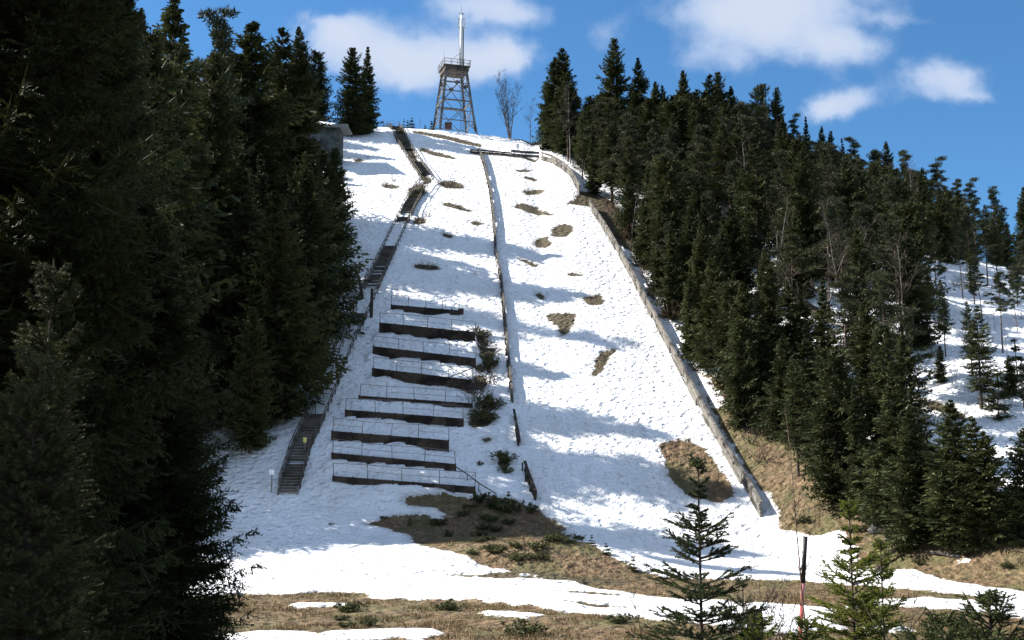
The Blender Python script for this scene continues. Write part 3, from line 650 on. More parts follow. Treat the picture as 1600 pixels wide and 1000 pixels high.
# ------------------------------------------------------------------ stairways
def stairway(pts, sections, label, width=1.6, rails=True):
    L = ground_line(pts, 1.0); o = L[-1]; n = len(L)-1; T = empty('wooden_stairway', o, label, 'stairway')
    side = [((L[min(i+1, n)]-L[max(i-1, 0)]).cross(Vector((0, 0, 1)))).normalized() for i in range(n+1)]
    up = Vector((0, 0, .45))
    for f0, f1 in sections:
        a, b = int(f0*n), max(int(f1*n), int(f0*n)+2); F_ = {-1: MB(), 1: MB()}; S_ = MB(); rr_ = random.Random(a)
        for i in range(a, min(b, n)):
            for s in (-1, 1): F_[s].beam(L[i]-o+up*.6+side[i]*s*width/2, L[i+1]-o+up*.6+side[i+1]*s*width/2, .12, .5)
            for k in range(2):
                if rr_.random() < .10: continue
                f = (k+.5)/2; c = L[i].lerp(L[i+1], f)-o+up; sd = side[i]*(width/2-.08); S_.beam(c-sd, c+sd, .26, .06, (0, 0, 1))
                S_.beam(c-sd-Vector((0, .12, .1)), c+sd-Vector((0, .12, .1)), .03, .16)
        t_ = S_.build('flight', M['dark_wood'], T); [F_[s].build('stringer', M['grey_wood'], t_) for s in (-1, 1)]
    if rails:
        for s in (-1, 1):
            P_ = MB(); g = random.Random(3)
            for i in range(0, n+1, 2):
                b_ = L[i]-o+side[i]*s*(width/2+.1); P_.beam(b_-Vector((0, 0, .2)), b_+Vector((g.uniform(-.05, .05), 0, 1.1)), .075)
                if i+2 <= n:
                    c_ = L[i+2]-o+side[i+2]*s*(width/2+.1)
                    for hz in (1.08, .6): P_.beam(b_+Vector((0, 0, hz)), c_+Vector((0, 0, hz)), .06, .09)
            P_.build('handrail', M['dark_wood'], T)
    return T
stairway([(668,284),(655,300),(640,325),(618,372),(600,410),(588,436),(560,500),(536,550),(512,612),(492,660),(470,705),(449,777)],
         [(.07,.20),(.215,.24),(.36,.52),(.60,.63),(.86,1.0)], 'long wooden stairway, partly buried in snow, down the left forest edge beside the terraces')
stairway([(613,200),(628,222),(646,252),(668,282)], [(0, .2), (.3, .55), (.75, .95)], 'short overgrown upper stairway leading to the summit', 1.8)
# narrow second handrail line
def rail_line(pts, label, h_=1.0, gap=2.5, mat='dark_wood'):
    L = ground_line(pts, gap); o = L[-1]; T = empty('handrail_fence', o, label, 'fence'); pm = MB(); rm = MB()
    for p in L: MB().beam(p-o-Vector((0, 0, .3)), p-o+Vector((0, 0, h_)), .08).build('post', M[mat], T)
    for a_, b_ in zip(L, L[1:]): rm.beam(a_-o+Vector((0, 0, h_)), b_-o+Vector((0, 0, h_)), .08)
    rm.build('rail', M[mat], T)
rail_line([(575,430),(552,500),(530,560),(505,625),(480,672)], 'thin wooden handrail running down snow left of the long stairway')
rail_line([(712,742),(730,754),(748,768),(775,785)], 'thin pale handrail sloping down right from the lowest terraces', .7, 1.5, 'grey_wood')
# ------------------------------------------------------------------ forest
# named skyline and edge trees: (kind, px, top py, distance, width factor, label)
SK = [
 ('spruce',552,76,219,1.25,'left one of the two dark spruces standing alone against the sky by the hut'),
 ('spruce',574,70,221,1.2,'right one of the two dark spruces standing alone against the sky by the hut'),
 ('mid',188,-12,100,.9,'very tall spruce whose top leaves the frame, left of the first pointed skyline top'),
 ('spruce',275,-4,120,1.0,'tall narrow spruce touching the top edge of the frame on the left skyline'),
 ('pine',338,30,150,.9,'thin ragged tree top with a dry leader on the left skyline'),
 ('spruce',400,34,160,1.5,'broad bushy double-topped tree on the left skyline'),
 ('spruce',432,40,172,1.2,'rounded shorter top right of the broad bushy tree on the left skyline'),
 ('spruce',470,44,224,1.15,'pointed spruce right of the broad bushy tree on the left skyline'),
 ('spruce',500,78,224,1.0,'rightmost spruce of the left skyline group, left of the sky gap'),
 ('spruce',378,90,168,.9,'spruce standing in front of the left skyline, left of the hut'),
 ('spruce',320,88,128,1.0,'dark spruce in front of the ragged thin top on the left'),
 ('spruce',240,52,108,1.0,'dark spruce filling the gap beside the frame-high spruce'),
 ('spruce',880,74,214,1.3,'broad dark spruce beside the bare birch, first of the right-hand forest'),
 ('spruce',955,62,205,.95,'tallest slender spruce of the right skyline with a knob at its tip'),
 ('spruce',997,92,204,1.0,'double-tipped spruce right of the tallest right skyline spruce'),
 ('spruce',1065,112,206,.85,'lone pointed top in the middle of the right skyline'),
 ('spruce',1038,132,206,.8,'small thin top left of the lone pointed middle top'),
 ('spruce',1112,116,205,1.2,'wide ragged tree right of the lone pointed middle top'),
 ('spruce',1128,113,207,.9,'upright tip leaning on the wide ragged skyline tree'),
 ('spruce',1150,134,206,1.0,'dark spruce left of the two thin twin tops on the right skyline'),
 ('spruce',1188,130,205,.7,'left one of two thin twin tops on the right skyline'),
 ('spruce',1207,137,204,.75,'right one of two thin twin tops on the right skyline'),
 ('pine',1238,182,203,.9,'flat-topped pine just below the two thin twin tops'),
 ('spruce',1259,181,203,.9,'small pointed top under the long low cloud'),
 ('spruce',1282,197,203,.8,'narrow spruce right of the small pointed top under the low cloud'),
 ('spruce',1297,204,202,.8,'narrow spruce with a needle-thin tip in the right skyline dip'),
 ('pine',1337,216,201,1.1,'bushy pine with a rounded crown on the right skyline'),
 ('spruce',1366,232,200,.9,'small spruce left of the sharp single tip on the falling ridge'),
 ('spruce',1390,220,200,.8,'sharp single tip rising above the falling right ridge'),
 ('pine',1415,236,198,1.1,'rounded pine right of the sharp single tip'),
 ('pine',1463,249,196,1.15,'broad pine with horizontal branches standing out on the falling ridge'),
 ('pine',1497,282,194,1.0,'small pine right of the broad pine with horizontal branches'),
 ('pine',1520,282,193,1.0,'second small pine right of the broad pine, touching its neighbour'),
 ('pine',1548,296,190,1.1,'pine before the last sky gap at the right edge'),
 ('spruce',1600,292,186,1.1,'spruce cut by the right edge of the frame on the skyline'),
 ('spruce',1562,330,189,1.0,'low spruce under the last sky gap at the right edge'),
 ('spruce',855,118,216,.8,'slim spruce leaning against the first broad spruce of the right forest'),
 ('spruce',920,150,210,1.0,'dark spruce between the first broad spruce and the tallest slender one'),
 ('spruce',1020,128,207,.9,'spruce between the double-tipped spruce and the lone pointed top'),
 ('spruce',1090,140,206,.9,'spruce between the lone pointed top and the wide ragged tree'),
 ('spruce',1222,180,205,.9,'spruce just right of the two thin twin tops'),
 ('spruce',1320,214,202,.8,'spruce left of the bushy rounded pine'),
 ('spruce',1440,262,198,.9,'spruce left of the broad pine with horizontal branches'),
 ('spruce',500,236,193,.7,'small spruce below the hut wall'),
 # right edge of the left forest, along the snow
 ('spruce',532,255,190,.85,'spruce at the snow edge right below the hut'),
 ('spruce',528,270,172,1.1,'spruce bulging over the snow halfway up the left edge'),
 ('spruce',522,235,157,1.15,'spruce at the left snow edge level with the dark stair sections'),
 ('spruce',510,235,145,1.2,'spruce at the left snow edge level with the top terrace'),
 ('spruce',495,240,134,1.2,'spruce at the left snow edge beside the upper terraces'),
 ('spruce',478,270,124,1.2,'spruce at the left snow edge beside the middle terraces'),
 ('spruce',450,300,116,1.2,'spruce at the left snow edge beside the lower terraces'),
 ('spruce',404,470,114,1.1,'spruce left of the foot of the stairway'),
 ('spruce',345,520,114,1.1,'dark spruce where the left forest meets the snow field'),
 # the row along the brown bank on the right
 ('spruce',1050,298,150,.8,'tall slim green spruce just right of the board wall halfway down'),
 ('spruce',1088,395,138,1.0,'dark spruce below the slim green spruce beside the board wall'),
 ('spruce',1185,500,113,1.32,'first spruce of the front row beside the lower board wall'),
 ('spruce',1222,520,108,1.22,'second spruce of the front row right of the board wall'),
 ('spruce',1265,505,104,1.32,'third spruce of the front row right of the board wall'),
 ('spruce',1300,560,99,1.32,'fourth spruce of the front row, low branches over the brown bank'),
 ('spruce',1345,600,92,1.32,'fifth spruce of the front row behind the young spruce'),
 ('spruce',1392,590,88,1.37,'sixth spruce of the front row above the fallen log'),
 ('spruce',1432,640,84,1.32,'seventh spruce of the front row above the fallen log'),
 ('spruce',1480,625,82,1.42,'front row spruce left of the snow gap at the lower right'),
 ('spruce',1522,650,80,1.37,'front row spruce just below the snow gap at the lower right'),
 ('spruce',1590,668,79,1.42,'lower right front row spruce cut by the frame edge'),
]
G_SKY, G_EDGE, G_ROW = 'spruces and pines on the skyline', 'spruces along the left snow edge', 'front row spruces on the right bank'
for k, px, top, d, w, lab in SK:
    gr = G_ROW if 'front row' in lab else (G_EDGE if 'snow edge' in lab or 'left edge' in lab else G_SKY)
    plant_px(k, px, top, d, lab, gr, wide=w)
def px_of(x, y, z):
    c_, s_ = math.cos(PITCH), math.sin(PITCH); dz = z-EYE; dep = y*c_+dz*s_; up_ = -y*s_+dz*c_
    return 800+F*x/dep, 500-F*up_/dep
LMR = [((800,190),'the bare birch by the tower'),((880,170),'the first broad spruce'),((955,160),'the tallest skyline spruce'),((1065,190),'the lone pointed top'),((1112,190),'the ragged skyline tree'),
 ((1197,205),'the thin twin tops'),((1337,270),'the rounded skyline pine'),((1390,280),'the sharp single tip'),((1463,310),'the broad skyline pine'),((1570,350),'the last sky gap'),((905,300),'the curved wall'),
 ((1050,400),'the slim green spruce'),((975,420),'the upper board wall'),((1050,560),'the middle of the board wall'),((1130,690),'the lower board wall'),((1185,610),'the first front row spruce'),
 ((1265,640),'the third front row spruce'),((1345,710),'the fifth front row spruce'),((1450,760),'the seventh front row spruce'),((1490,660),'the lower right snow gap'),((1515,560),'the bare black trunk'),((1590,600),'the right frame edge')]
LML = [((500,220),'the hut'),((562,130),'the twin dark spruces'),((400,120),'the bushy left skyline tree'),((275,90),'the frame-high spruce'),((338,120),'the ragged thin top'),((470,120),'the pointed left skyline spruce'),
 ((545,400),'the dark stair sections'),((520,480),'the top terrace'),((500,580),'the middle terraces'),((440,760),'the stairway foot'),((400,870),'the long low branches'),((200,300),'the big near spruces'),((480,680),'the lowest terraces')]
USED = set(o.get('label') for o in COL.objects)
def near_label(word, px, py, LM):
    c = sorted(LM, key=lambda l: math.hypot(px-l[0][0], py-l[0][1]))
    for (lx, ly), nm in c[:4]:
        dx, dy = px-lx, py-ly; r = math.hypot(dx, dy); hz = 'right' if dx > 0 else 'left'; vt = 'below' if dy > 0 else 'above'; f_ = 'just' if r < 30 else ('well' if r < 80 else 'far')
        w = f'{word} ' + (f'{f_} {hz} of' if abs(dx) > 2*abs(dy) else (f'{f_} {vt}' if abs(dy) > 2*abs(dx) else f'{f_} {vt} and {hz} of')) + f' {nm}'
        if w not in USED: USED.add(w); return w
    return w
def relabel(word, x, y, h, LM):
    px, py = px_of(x, y, Hs(x, y)+h*.6); c = sorted(LM, key=lambda l: math.hypot(px-l[0][0], py-l[0][1])); size = 'tall' if h > 15 else ('short' if h < 9.5 else 'middling')
    for (lx, ly), nm in c[:3]:
        dx, dy = px-lx, py-ly; r = math.hypot(dx, dy); hz = 'right' if dx > 0 else 'left'; vt = 'below' if dy > 0 else 'above'
        far_ = 'just' if r < 45 else ('well' if r < 110 else 'far')
        way = f'{far_} {hz} of' if abs(dx) > 2*abs(dy) else (f'{far_} {vt}' if abs(dy) > 2*abs(dx) else f'{far_} {vt} and {hz} of')
        for w in (f'{word} {way} {nm}', f'{size} {word} {way} {nm}', f'{size} {word} {way} {nm}, {"nearer" if y < 140 else "farther"} up the slope'.replace('nearer up', 'low on').replace('farther up', 'high on')):
            if w not in USED: USED.add(w); return w
    return w
# left forest fill
edge = [hit(*p) for p in ((520,240),(528,330),(526,400),(508,500),(490,600),(455,690),(395,742),(350,765))]
ey = [p.y for p in edge][::-1]; ex = [p.x for p in edge][::-1]
def nearest(x, y, lst): return min((math.hypot(x-a, y-b) for a, b in lst), default=99)
cnt = 0
for _ in range(6000):
    if cnt >= 96: break
    y = rng.uniform(108, 236); xe = np.interp(y, ey, ex)-1.8; x = rng.uniform(-.44*y-2, xe)
    dens_min = 4.3 if x > xe-8 else 6.0
    if nearest(x, y, PLACED) < dens_min: continue
    if (y < 214 and y > 150 and 452 < px_of(x, y, Hs(x, y))[0] < 552 and px_of(x, y, Hs(x, y)+11)[1] < 235 and y < 201) or math.hypot(x+30.5, y-201) < 5.5 : continue
    z = Hs(x, y); px, py = px_of(x, y, z); h = rng.uniform(18, 24) if y < 160 else rng.uniform(9, 12.5)
    # keep under the photographed skyline
    sky_ = np.interp(px, [-50,180,240,275,300,337,372,400,440,470,500,515,545], [-400,-80,40,30,95,60,70,60,70,75,110,190,215])
    hmax = EYE+ray(px, sky_+14)[1]*y-z
    if hmax < 5: continue
    h = min(h, hmax, (y-102)/.37-max(z-2, 0))
    if h < 8: continue
    tx, ty = px_of(x, y, z+h)
    if 396 < tx < 548 and ty < 236 and y < 206: continue
    if px > 430 and py < 470: kindw = 'in the left forest just inside the upper snow edge'
    elif px > 330: kindw = 'inside the left forest beside the terraces'
    elif py < 420: kindw = 'high inside the left forest below the skyline'
    else: kindw = 'deep in the dark middle of the left forest'
    kd = 'spruce' if rng.random() < .86 else 'tall'
    plant(kd, x, y, h, relabel('dark spruce' if kd == 'spruce' else 'bare-stemmed dark spruce', x, y, h, LML), 'spruces filling the left forest', wide=rng.uniform(1.0, 1.35)); cnt += 1
print('left fill', cnt)
# trees crowding the upper side of the long board wall
for px, base, hh in [(1006,418,9),(1030,462,11),(1052,500,12),(1078,492,13),(1098,535,13),(1080,560,10),(1118,572,12),(1146,612,11),(1162,668,10),(1130,520,13),(1048,455,12),(1170,640,12),(1100,470,13),(985,372,9),(1015,380,11)]:
    p = hit(px, base)
    plant('spruce', p.x, p.y, hh, near_label('spruce crowding the snow edge', px, base, LMR), 'spruces filling the right forest', wide=1.1)
# nearer left trees
NL = [('near',20,-420,23,1.12,'huge dark near spruce at the left, its top beyond the frame'),
      ('near',-170,-500,27,1.0,'huge near spruce mostly outside the left frame edge'),
      ('near',118,-150,33,.9,'big spruce behind the huge near one, behind the huge one'),
      ('near',262,322,31,1.3,'lower dark spruce whose branches reach over the snow field at the bottom left'),
      ('near',130,180,30,1.1,'middling dark spruce in the deep shade at the bottom left'),
      ('near',20,-200,41,1.0,'big spruce hidden behind the huge near one on the left')]
# spruces added out of frame to block sun from the near left stand
for i, (x, y, h) in enumerate([(-17, 12.6, 16.9), (-24, 27, 23), (-21, 4, 20), (-30, 16, 22)]):
    plant('near' if i < 4 else 'mid', x, y, h, 'spruce added outside the left frame edge to shade the near left stand', 'tall spruces on the near left')
for k, px, top, d, w, lab in NL: plant_px(k, px, top, d, lab, 'tall spruces on the near left', wide=w)
# right forest fill
wl = [hit(*p) for p in ((868,262),(905,300),(935,330),(985,410),(1030,500),(1080,590),(1130,690),(1165,730))]
wy = [p.y for p in wl][::-1]; wx = [p.x for p in wl][::-1]
cnt = 0; tries = 0
while cnt < 250 and tries < 16000:
    tries += 1
    y = rng.uniform(84, 222); xl = np.interp(y, wy, wx)+2.2; x = rng.uniform(xl, .47*y)
    z = Hs(x, y); px, py = px_of(x, y, z)
    bank = np.interp(px, [1130,1180,1240,1300,1360,1420,1500,1600,1700], [690,725,760,790,830,850,868,880,900])
    if py > bank-12: continue
    if 1060 < px < 1140 and 560 < py < 690: continue
    # openness: the snow slope on the right shows between the trees
    open_ = 0
    if px > 1225 and py > 330 and not (py > 590 and px < 1480): open_ = 1
    if px > 1120 and 370 < py < 570: open_ = 1
    if px > 1435 and py > 415: open_ = 2
    if px > 1500 and 490 < py < 720: open_ = 3
    if px < 1050 and 300 < py < 420: open_ = 1
    mind = [3.2, 4.3, 7.0, 8.5][open_]
    if nearest(x, y, PLACED) < mind: continue
    r = rng.random()
    if open_ == 0: kd = 'spruce' if r < (.42 if py < 420 else .68) else ('tall' if r < .76 else 'pine')
    elif open_ == 1: kd = 'spruce' if r < .38 else ('tall' if r < .55 else 'pine')
    else: kd = 'tall' if r < .25 else ('pine' if r < .85 else 'small')
    if open_ < 2 and rng.random() < .07 and py > 330: kd = 'birch'
    h = (rng.uniform(11, 16.5) if py < 450 else rng.uniform(9, 13.5)) if open_ < 2 else rng.uniform(6, 10)
    sky_ = np.interp(px, [840,880,920,955,1000,1035,1065,1110,1150,1190,1230,1270,1330,1400,1460,1500,1550,1600,1700], [150,90,150,90,110,140,130,130,145,150,190,205,225,245,260,290,305,320,340])
    h = min(h, EYE+ray(px, sky_+16)[1]*y-z)
    if kd == 'small': h = rng.uniform(1.5, 4)
    elif h < 4: continue
    word = {'spruce': 'spruce', 'tall': 'bare-stemmed spruce', 'pine': 'pine', 'small': 'young spruce', 'birch': 'leafless birch'}[kd]
    where = ('on the open snow slope at the far right' if open_ >= 2 else 'among gaps of snow in the right forest' if open_ == 1 else
             'in the dense upper right forest under the ridge' if py < 400 else 'in the thick lower right forest behind the front row')
    plant(kd, x, y, h, relabel(word, x, y, h, LMR), f'{"pines" if kd == "pine" else "birches" if kd == "birch" else "spruces"} filling the right forest', wide=rng.uniform(.9, 1.4)); cnt += 1
print('right fill', cnt)
# thin trees scattered over the open slope at the far right
OP = [(1478,560,440,'tall'),(1505,470,350,'pine'),(1535,500,400,'pine'),(1560,450,340,'tall'),(1590,520,430,'pine'),(1465,480,360,'pine'),(1520,590,470,'tall'),(1545,565,500,'birch'),(1580,620,555,'spruce'),
      (1490,610,560,'birch'),(1530,640,585,'birch'),(1575,575,530,'birch'),(1600,640,560,'tall'),(1470,600,540,'spruce'),(1450,520,420,'tall'),(1505,540,490,'birch'),(1590,480,390,'tall'),(1555,520,470,'birch')]
for px, base, top, kd in OP:
    p = hit(px, base); hh = p.y*(ray(px, top)[1]-ray(px, base)[1])
    plant(kd, p.x, p.y, hh, near_label({'tall': 'thin spruce', 'pine': 'thin pine', 'birch': 'thin leafless birch', 'spruce': 'bushy young spruce'}[kd]+' on open snow', px, base, LMR), 'thin trees on the open far right slope', wide=.8 if kd != 'spruce' else 1.3)
# bare deciduous trees
BB = [(797,212,118,226,1.5,'bare birch with several upright stems right of the tower'),(828,216,160,222,1.2,'slighter bare birch touching the first dark spruce, right of the many-stemmed one'),
      (962,300,190,196,1.0,'pale forked bare birch in front of the dark upper right forest'),(1047,300,215,192,.8,'pale straight bare birch under the lone pointed top'),
      (890,262,140,205,1.0,'grey leafless birch in front of the first broad spruce'),(985,420,300,168,1.2,'grey leafless thicket tree right of the upper board wall'),
      (1010,450,330,160,1.1,'leafless tree above the dark red brush beside the board wall'),(1100,400,300,160,1.0,'leafless tree among snow gaps right of the slim green spruce'),
      (1560,560,420,128,.8,'bare thin tree on the open snow slope near the right frame edge'),(1515,620,500,118,.5,'bare black trunk standing on the open snow slope'),
      (475,300,225,190,1.0,'pale dry tree below the hut in the left forest'),(1487,640,560,112,.4,'short bare stub on the open snow slope, left of the bare black trunk')]
for px, base, top, d, w, lab in BB: plant_px('birch', px, top, d, lab, 'bare deciduous trees', wide=w)
# many-stemmed birch gets its own multi-stem mesh
tm, bmm = birch_proto(11, 501, 4, 4, .15)
b0 = [o for o in COL.objects if o.get('label', '').startswith('bare birch with several')][0]
for c in b0.children: c.data = tm if c.name.startswith('trunk') else bmm
b0.scale = (b0.scale.z*9/11,)*3
# little spruces on the summit rim and open slope
for px, py, hh, w, lab in [(624,193,1.6,.9,'tiny spruce left of the row of little tops on the summit rim'),(631,194,2.2,.7,'thin little spruce top second from the left on the summit rim'),(637,195,2.1,.9,'little spruce in the middle of the row on the summit rim'),
      (643,198,2.5,1.3,'largest dark little spruce on the summit rim left of the thin pole'),(664,200,1.3,1.6,'squat dark bush of spruce right of the thin pole on the summit rim'),(674,201,2.1,1.4,'little dark spruce just left of the tower foot'),
      (1545,640,3.0,1.2,'small dark spruce on the open snow slope at the far right'),(1560,655,3.6,1.4,'bushy small spruce low on the open snow slope'),(1590,590,3.2,1.4,'round dark little spruce at the right frame edge'),
      (1450,470,3,1.2,'little spruce on upper open snow between bare trunks'),(765,795,1.3,1.3,'small juniper-like spruce at the top of the grassy mound'),(795,790,1.1,1.8,'wide low spruce on the crest of the grassy mound'),
      (640,820,.6,1.5,'tiny spruce on snow at the left tip of the grassy mound'),(948,868,.8,2,'dark little spruce on the right shoulder of the grassy mound'),(925,852,.7,2,'dark little spruce, upper of two on the mound shoulder'),
      (990,892,.9,2.2,'dark little spruce at the lower right tip of the mound')]:
    p = hit(px, py); y = p.y if p.y < 225 else 230; x = ray(px, py)[0]*y
    plant('small', x, y, hh, lab, 'young spruces on open ground', wide=w)
# ------------------------------------------------------------------ brush and shrubs
BR = [brush_proto(200+i, 12, .9) for i in range(3)]; BRJ = [brush_proto(210+i, 14, .6, 'twig', 'juniper', 420) for i in range(3)]
BRR = [brush_proto(220+i, 16, 1.2, 'red_twig') for i in range(2)]
def shrub(px, py, s, label, lib=BR, cat='shrub', group='low shrubs and brushwood on the hill', name='low_shrub', wide=1.3):
    p = hit(px, py); st, lf = lib[rng.integers(len(lib))]; e = empty(name, p, label, cat, group, rng.random()*6.28, (s*wide, s*wide, s)); link('stems', st, e)
    if lf: link('leaves', lf, e)
for px, py, s, l in [(704,292,1.6,'dark brushwood heap on snow left of the middle wall'),(688,288,1.3,'left end of the dark brushwood heap'),(722,296,1.1,'right end of the dark brushwood heap'),
      (655,350,1.8,'upright dry bush right of the dark stair section'),(668,338,1.2,'dry bush above the upright one by the stairs'),(662,418,1.0,'flat dark twig pile under the stair curve'),(678,420,.9,'right half of the flat dark twig pile'),
      (700,372,.9,'small dry twig on mid snow'),(745,352,1.0,'dry twig by the middle wall, higher one'),(715,326,1.0,'dark twig on the snow below the brushwood heap'),(742,430,.6,'tiny dry twig near the bend of the middle wall'),
      (600,292,1.2,'dark tuft on the shaded upper left snow'),(616,284,1.0,'second dark tuft on the shaded upper left snow'),(560,252,.7,'dark tuft below the hut corner'),(576,248,.6,'smaller dark tuft right of the hut corner tuft')]:
    shrub(px, py, s, l)
for px, py, s, l in [(612,202,1.8,'leafless pale bush at the top of the upper stairway'),(625,212,1.6,'olive bush over the upper stairway'),(632,228,1.5,'dark bush halfway up the upper stairway'),(646,246,1.2,'thin bush along the upper stairway'),
      (655,268,1.0,'thin bush above the stairway joint'),(658,306,1.7,'dark bush at the joint of the two stairways'),(645,312,1.3,'left bush at the joint of the two stairways'),(601,196,1.9,'pale twiggy bush under the twin spruces')]:
    shrub(px, py, s, l, BRJ if rng.random() < .5 else BR, wide=1.0)
for i, (px, py) in enumerate([(745,530),(757,545),(768,556),(765,575),(748,605),(755,620),(762,640),(748,650),(740,630),(755,660),(770,600),(735,612)]):
    shrub(px, py, rng.uniform(1.4, 2.1), near_label('dark tangled brush', px, py, [((735,520),'the second terrace wall'),((743,560),'the third terrace wall'),((740,600),'the fourth terrace wall'),((738,635),'the fifth terrace wall'),((725,660),'the sixth terrace wall'),((795,600),'the middle board wall')]), BR if i % 3 else BRJ, 'brush', 'tangled brush beside the terraces')
for px, py, s, l in [(788,722,1.9,'dark bush on shaded snow right of the lower terraces'),(792,740,1.2,'lower half of the dark bush right of the terraces'),(750,728,.7,'small twig bush by the third lowest terrace'),(752,784,1.6,'green bush at the foot of the pale handrail'),
      (775,792,1.5,'green bush on the mound crest left of the taller one'),(800,800,1.7,'wide yellow-green bush on the mound crest'),(722,806,1.0,'low bush at the left of the mound'),(770,815,1.1,'low bush in the middle of the mound'),(830,800,1.2,'low bush on the right side of the mound crest'),
      (700,838,.8,'small heather clump on the mound face'),(860,845,.8,'small heather clump on the right mound face'),(905,845,1.0,'dark low bush on the right mound edge'),(598,812,.6,'tiny bush at the left mound tip'),(516,822,.45,'tiny twig sticking from the snow field')]:
    shrub(px, py, s*.8, l, BRJ)
for i, (px, py) in enumerate([(940,318),(952,334),(966,352),(972,375),(985,392),(990,410),(1000,425),(1010,440),(915,296),(1150,640),(1170,690),(1180,720),(1140,615),(1160,660),(1020,470),(1035,500)]):
    shrub(px+8, py, rng.uniform(1.5, 2.4), near_label('reddish leafless brush', px, py, LMR), BRR if i % 2 else BR, 'brush', 'brush behind the right board wall')
# low heather clumps on the mound and the bank
for i in range(44):
    for _ in range(60):
        if i < 20: px, py = rng.uniform(620, 980), rng.uniform(785, 895)
        elif i < 36: px, py = rng.uniform(1200, 1600), rng.uniform(740, 920)
        else: px, py = rng.uniform(380, 1000), rng.uniform(945, 995)
        p = hit(px, py); iy = int(np.searchsorted(YS, p.y)); ix = int(np.searchsorted(XS, p.x))
        if bare[iy, ix] > .5: break
    else: continue
    shrub(px, py, float(rng.uniform(.35, .8)), near_label('heather', px, py, LMR+[((770,790),'the mound crest'),((700,840),'the left mound face'),((860,850),'the right mound face'),((980,895),'the lower mound tip'),((1380,880),'the leaning log'),((1280,800),'the pale fallen stem'),((550,960),'the bottom left grass strip'),((850,975),'the bottom middle grass strip')]), BRJ, 'heather', 'heather clumps on bare ground', 'heather_clump', 2.0)
# slash and small growth on the right slope between the trees
for i in range(34):
    for _ in range(40):
        y = rng.uniform(95, 200); x = rng.uniform(.16*y, .44*y); px, py = px_of(x, y, Hs(x, y))
        if px > 1120 and 330 < py < 720 and py < np.interp(px, [1130,1300,1450,1600], [600,700,720,720]): break
    st, lf = BR[rng.integers(3)]; e = empty('low_shrub', (x, y, Hs(x, y)), near_label('thin dry brush', px, py, LMR), 'brush', 'dry brush between the right-hand trees', rng.random()*6, tuple([float(rng.uniform(.9, 1.8))]*3)); link('stems', st, e)
# ------------------------------------------------------------------ fallen logs, stones
def log(p0, p1, r0, r1, lift0, lift1, label, mat='dark_wood', stubs=6):
    a, b = hit(*p0), hit(*p1); o = a.copy(); a = a-o+Vector((0, 0, lift0)); b = b-o+Vector((0, 0, lift1)); g = random.Random(int(p0[0])); mb = MB()
    mb.tube([a, a.lerp(b, .3)+Vector((0, 0, .05)), a.lerp(b, .7), b], [r0, r0*.95, (r0+r1)/2, r1], 9)
    T = mb.build('fallen_log', M[mat], None, True); T.location = o; tag(T, label, 'log')
    s_ = MB()
    for i in range(stubs):
        f = g.uniform(.15, .9); q_ = a.lerp(b, f); s_.tube([q_, q_+Vector((g.uniform(-.5, .5), g.uniform(-.5, .3), g.uniform(-.6, .7)))], [.05, .015], 5, False)
    if stubs: s_.build('broken_branches', M['bark'], T)
log((1342,893),(1404,868),.17,.13,.25,.45,'dark leaning log on the brown bank right of the young bright spruce')
log((1368,897),(1385,880),.16,.1,.15,.2,'short thick log under the leaning one','bark')
log((1455,866),(1500,873),.14,.1,.1,.1,'grey log lying under the front row spruces at the lower right')
log((1300,785),(1342,780),.13,.08,.1,.25,'pale fallen stem at the brown bank under the fourth spruce','grey_wood')
def stone(px, py, s, label):
    p = hit(px, py); g = random.Random(px); bm_ = bmesh.new(); bmesh.ops.create_icosphere(bm_, subdivisions=2, radius=1)
    for v_ in bm_.verts: v_.co *= 1+g.uniform(-.18, .18); v_.co.z *= .55
    m_ = bpy.data.meshes.new('stone'); bm_.to_mesh(m_); bm_.free(); m_.materials.append(M['stone']); o = link('stone', m_); o.location = p; o.scale = (s, s, s); tag(o, label, 'stone')
stone(1372, 828, .7, 'grey stone at the spruce edge above the leaning log'); stone(1392, 842, .45, 'small stone right of the grey stone by the spruces'); 
stone(1352, 812, .4, 'smallest stone high on the brown bank')
# ------------------------------------------------------------------ dead grass on the bare ground
def grass():
    g = np.random.default_rng(5); n = 60000
    y = 36+72*g.random(n)**1.1; x = (-.30+.82*g.random(n))*y
    ix = np.searchsorted(XS, x)-1; iy = np.searchsorted(YS, y)-1; ok = (bare[iy, ix] > .15) & (bare[iy, ix+1] > .1)
    x, y = x[ok], y[ok]; z = H(x, y)+.0; n = len(x); T = []
    clump = np.clip(vn(x, y, 1.6, 9)*2.2+.55, .12, 1.3)
    for k in range(3):
        px_, py_ = x+g.normal(0, .06, n), y+g.normal(0, .06, n); h = (.07+.16*g.random(n))*clump; a = g.random(n)*6.28; w = .012+.018*g.random(n); ln = g.normal(0, .09, (n, 2))
        A_ = np.stack([px_-np.cos(a)*w, py_-np.sin(a)*w, z-.03], -1); B_ = np.stack([px_+np.cos(a)*w, py_+np.sin(a)*w, z-.03], -1); C_ = np.stack([px_+ln[:, 0], py_+ln[:, 1], z+h], -1)
        T.append(np.stack([A_, B_, C_], 1))
    o = link('dead_grass', trimesh('dead_grass', np.concatenate(T), M['grass'])); tag(o, 'short dead grass and heather on the bare ground', 'grass', None, 'stuff'); print('grass', n)
grass()
